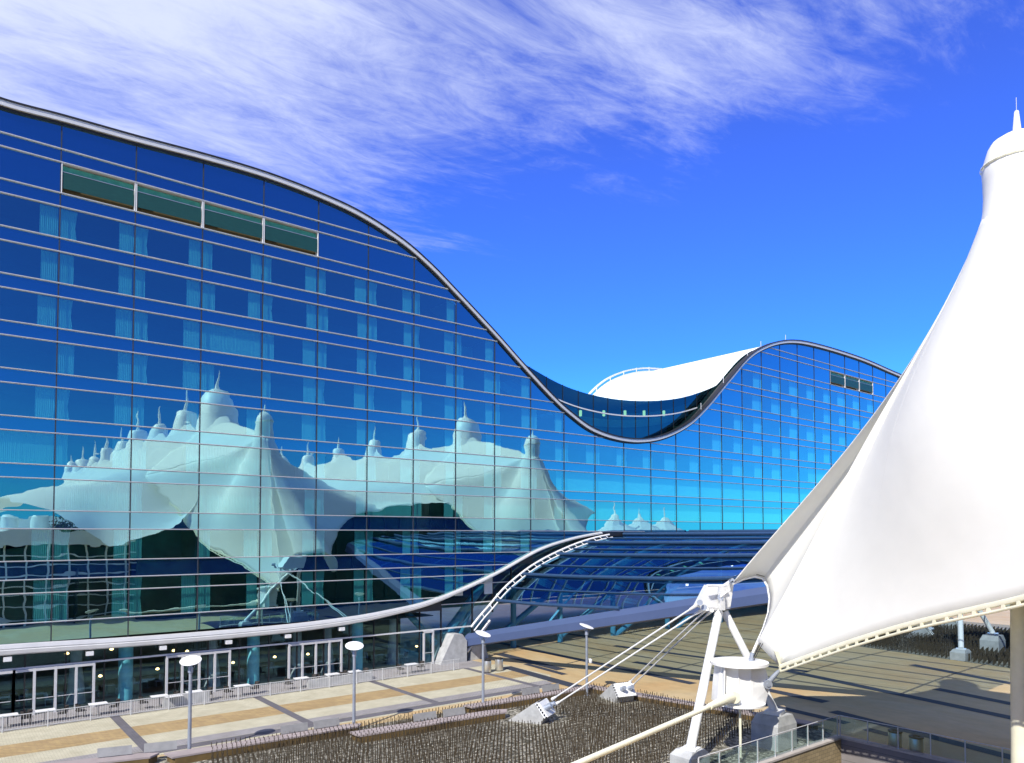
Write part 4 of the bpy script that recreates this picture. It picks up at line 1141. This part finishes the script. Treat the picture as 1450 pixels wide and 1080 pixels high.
# rotate to view-like axes (right, forward) of the layer
rx = math_('ADD', math_('MULTIPLY', cx, math.cos(YAW)), math_('MULTIPLY', cyy, -math.sin(YAW)))
ry = math_('ADD', math_('MULTIPLY', cx, math.sin(YAW)), math_('MULTIPLY', cyy, math.cos(YAW)))
comb = nt.nodes.new('ShaderNodeCombineXYZ'); L(nt, rx, comb.inputs[0]); L(nt, ry, comb.inputs[1])
mp = nt.nodes.new('ShaderNodeMapping'); mp.vector_type = 'POINT'
mp.inputs['Rotation'].default_value = (0, 0, R(-33)); L(nt, comb.outputs[0], mp.inputs['Vector'])
mp2 = nt.nodes.new('ShaderNodeMapping'); mp2.inputs['Scale'].default_value = (.85, 2.3, 1); L(nt, mp.outputs[0], mp2.inputs['Vector'])
n1 = noise(nt, mp2.outputs[0], 1.35, 14, .66, 1.1)
mp3 = nt.nodes.new('ShaderNodeMapping'); mp3.inputs['Scale'].default_value = (1, 1.5, 1); mp3.inputs['Location'].default_value = (3.1, 1.7, 0); L(nt, mp.outputs[0], mp3.inputs['Vector'])
n2 = noise(nt, mp3.outputs[0], 1.1, 6, .55, .2)
nf = noise(nt, mp2.outputs[0], 6, 8, .7, 1.2)
# coverage: dense to the left, none to the lower right
cov = nt.nodes.new('ShaderNodeMapRange'); cov.clamp = True
L(nt, math_('ADD', ry, math_('MULTIPLY', rx, .7)), cov.inputs[0]); cov.inputs[1].default_value = 2.95; cov.inputs[2].default_value = .75; cov.inputs[3].default_value = 0; cov.inputs[4].default_value = 1
fr = nt.nodes.new('ShaderNodeMapRange'); L(nt, ry, fr.inputs[0]); fr.inputs[1].default_value = .2; fr.inputs[2].default_value = 1.0
cv = math_('MULTIPLY', cov.outputs[0], fr.outputs[0])
dens = math_('ADD', math_('MULTIPLY', n1, .62), math_('ADD', math_('MULTIPLY', n2, .45), math_('MULTIPLY', nf, .26)))
mr = nt.nodes.new('ShaderNodeMapRange'); mr.interpolation_type = 'SMOOTHSTEP'
L(nt, math_('ADD', dens, math_('MULTIPLY', cv, .50)), mr.inputs[0]); mr.inputs[1].default_value = .80; mr.inputs[2].default_value = 1.26
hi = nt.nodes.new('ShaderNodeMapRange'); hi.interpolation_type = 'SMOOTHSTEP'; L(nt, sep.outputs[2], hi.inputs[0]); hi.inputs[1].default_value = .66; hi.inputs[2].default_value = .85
vl = math_('MULTIPLY', hi.outputs[0], math_('ADD', math_('MULTIPLY', n2, .9), .35))  # cloud veil added high overhead, out of view, for neutral fill light
fac0 = math_('MULTIPLY', math_('MULTIPLY', mr.outputs[0], math_('MINIMUM', math_('MULTIPLY', cv, 3.0), 1)), .9)
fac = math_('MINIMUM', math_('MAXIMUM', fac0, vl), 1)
fwd = math_('ADD', math_('MULTIPLY', sep.outputs[0], math.sin(YAW)), math_('MULTIPLY', sep.outputs[1], math.cos(YAW)))
dk_ = nt.nodes.new('ShaderNodeMapRange'); dk_.interpolation_type = 'SMOOTHSTEP'; L(nt, fwd, dk_.inputs[0]); dk_.inputs[1].default_value = -.75; dk_.inputs[2].default_value = .5; dk_.inputs[3].default_value = .38; dk_.inputs[4].default_value = 1
deep = nt.nodes.new('ShaderNodeVectorMath'); deep.operation = 'SCALE'; L(nt, hs.outputs[0], deep.inputs[0]); L(nt, dk_.outputs[0], deep.inputs['Scale'])
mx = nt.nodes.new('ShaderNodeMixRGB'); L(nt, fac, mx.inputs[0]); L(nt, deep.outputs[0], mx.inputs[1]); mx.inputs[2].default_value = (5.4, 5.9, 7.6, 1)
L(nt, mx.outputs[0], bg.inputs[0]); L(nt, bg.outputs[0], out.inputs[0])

# ------------------------------------------------------------------ camera
cd = bpy.data.cameras.new('camera'); cd.sensor_width = 36; cd.lens = F/1450*36; cd.shift_y = (CY-540)/1450; cd.clip_end = 6000; cd.clip_start = .1
co = bpy.data.objects.new('camera', cd); co.location = CAM; co.rotation_euler = (R(90)+PIT, 0, -YAW); COL.objects.link(co); sc.camera = co
sc.view_settings.view_transform = 'Standard'; sc.view_settings.look = 'None'; sc.view_settings.exposure = 0.32; sc.view_settings.gamma = 1
sc.cycles.max_bounces = 8; sc.cycles.transparent_max_bounces = 24; sc.cycles.glossy_bounces = 4; sc.cycles.use_denoising = True
sc.cycles.caustics_reflective = False; sc.cycles.caustics_refractive = False
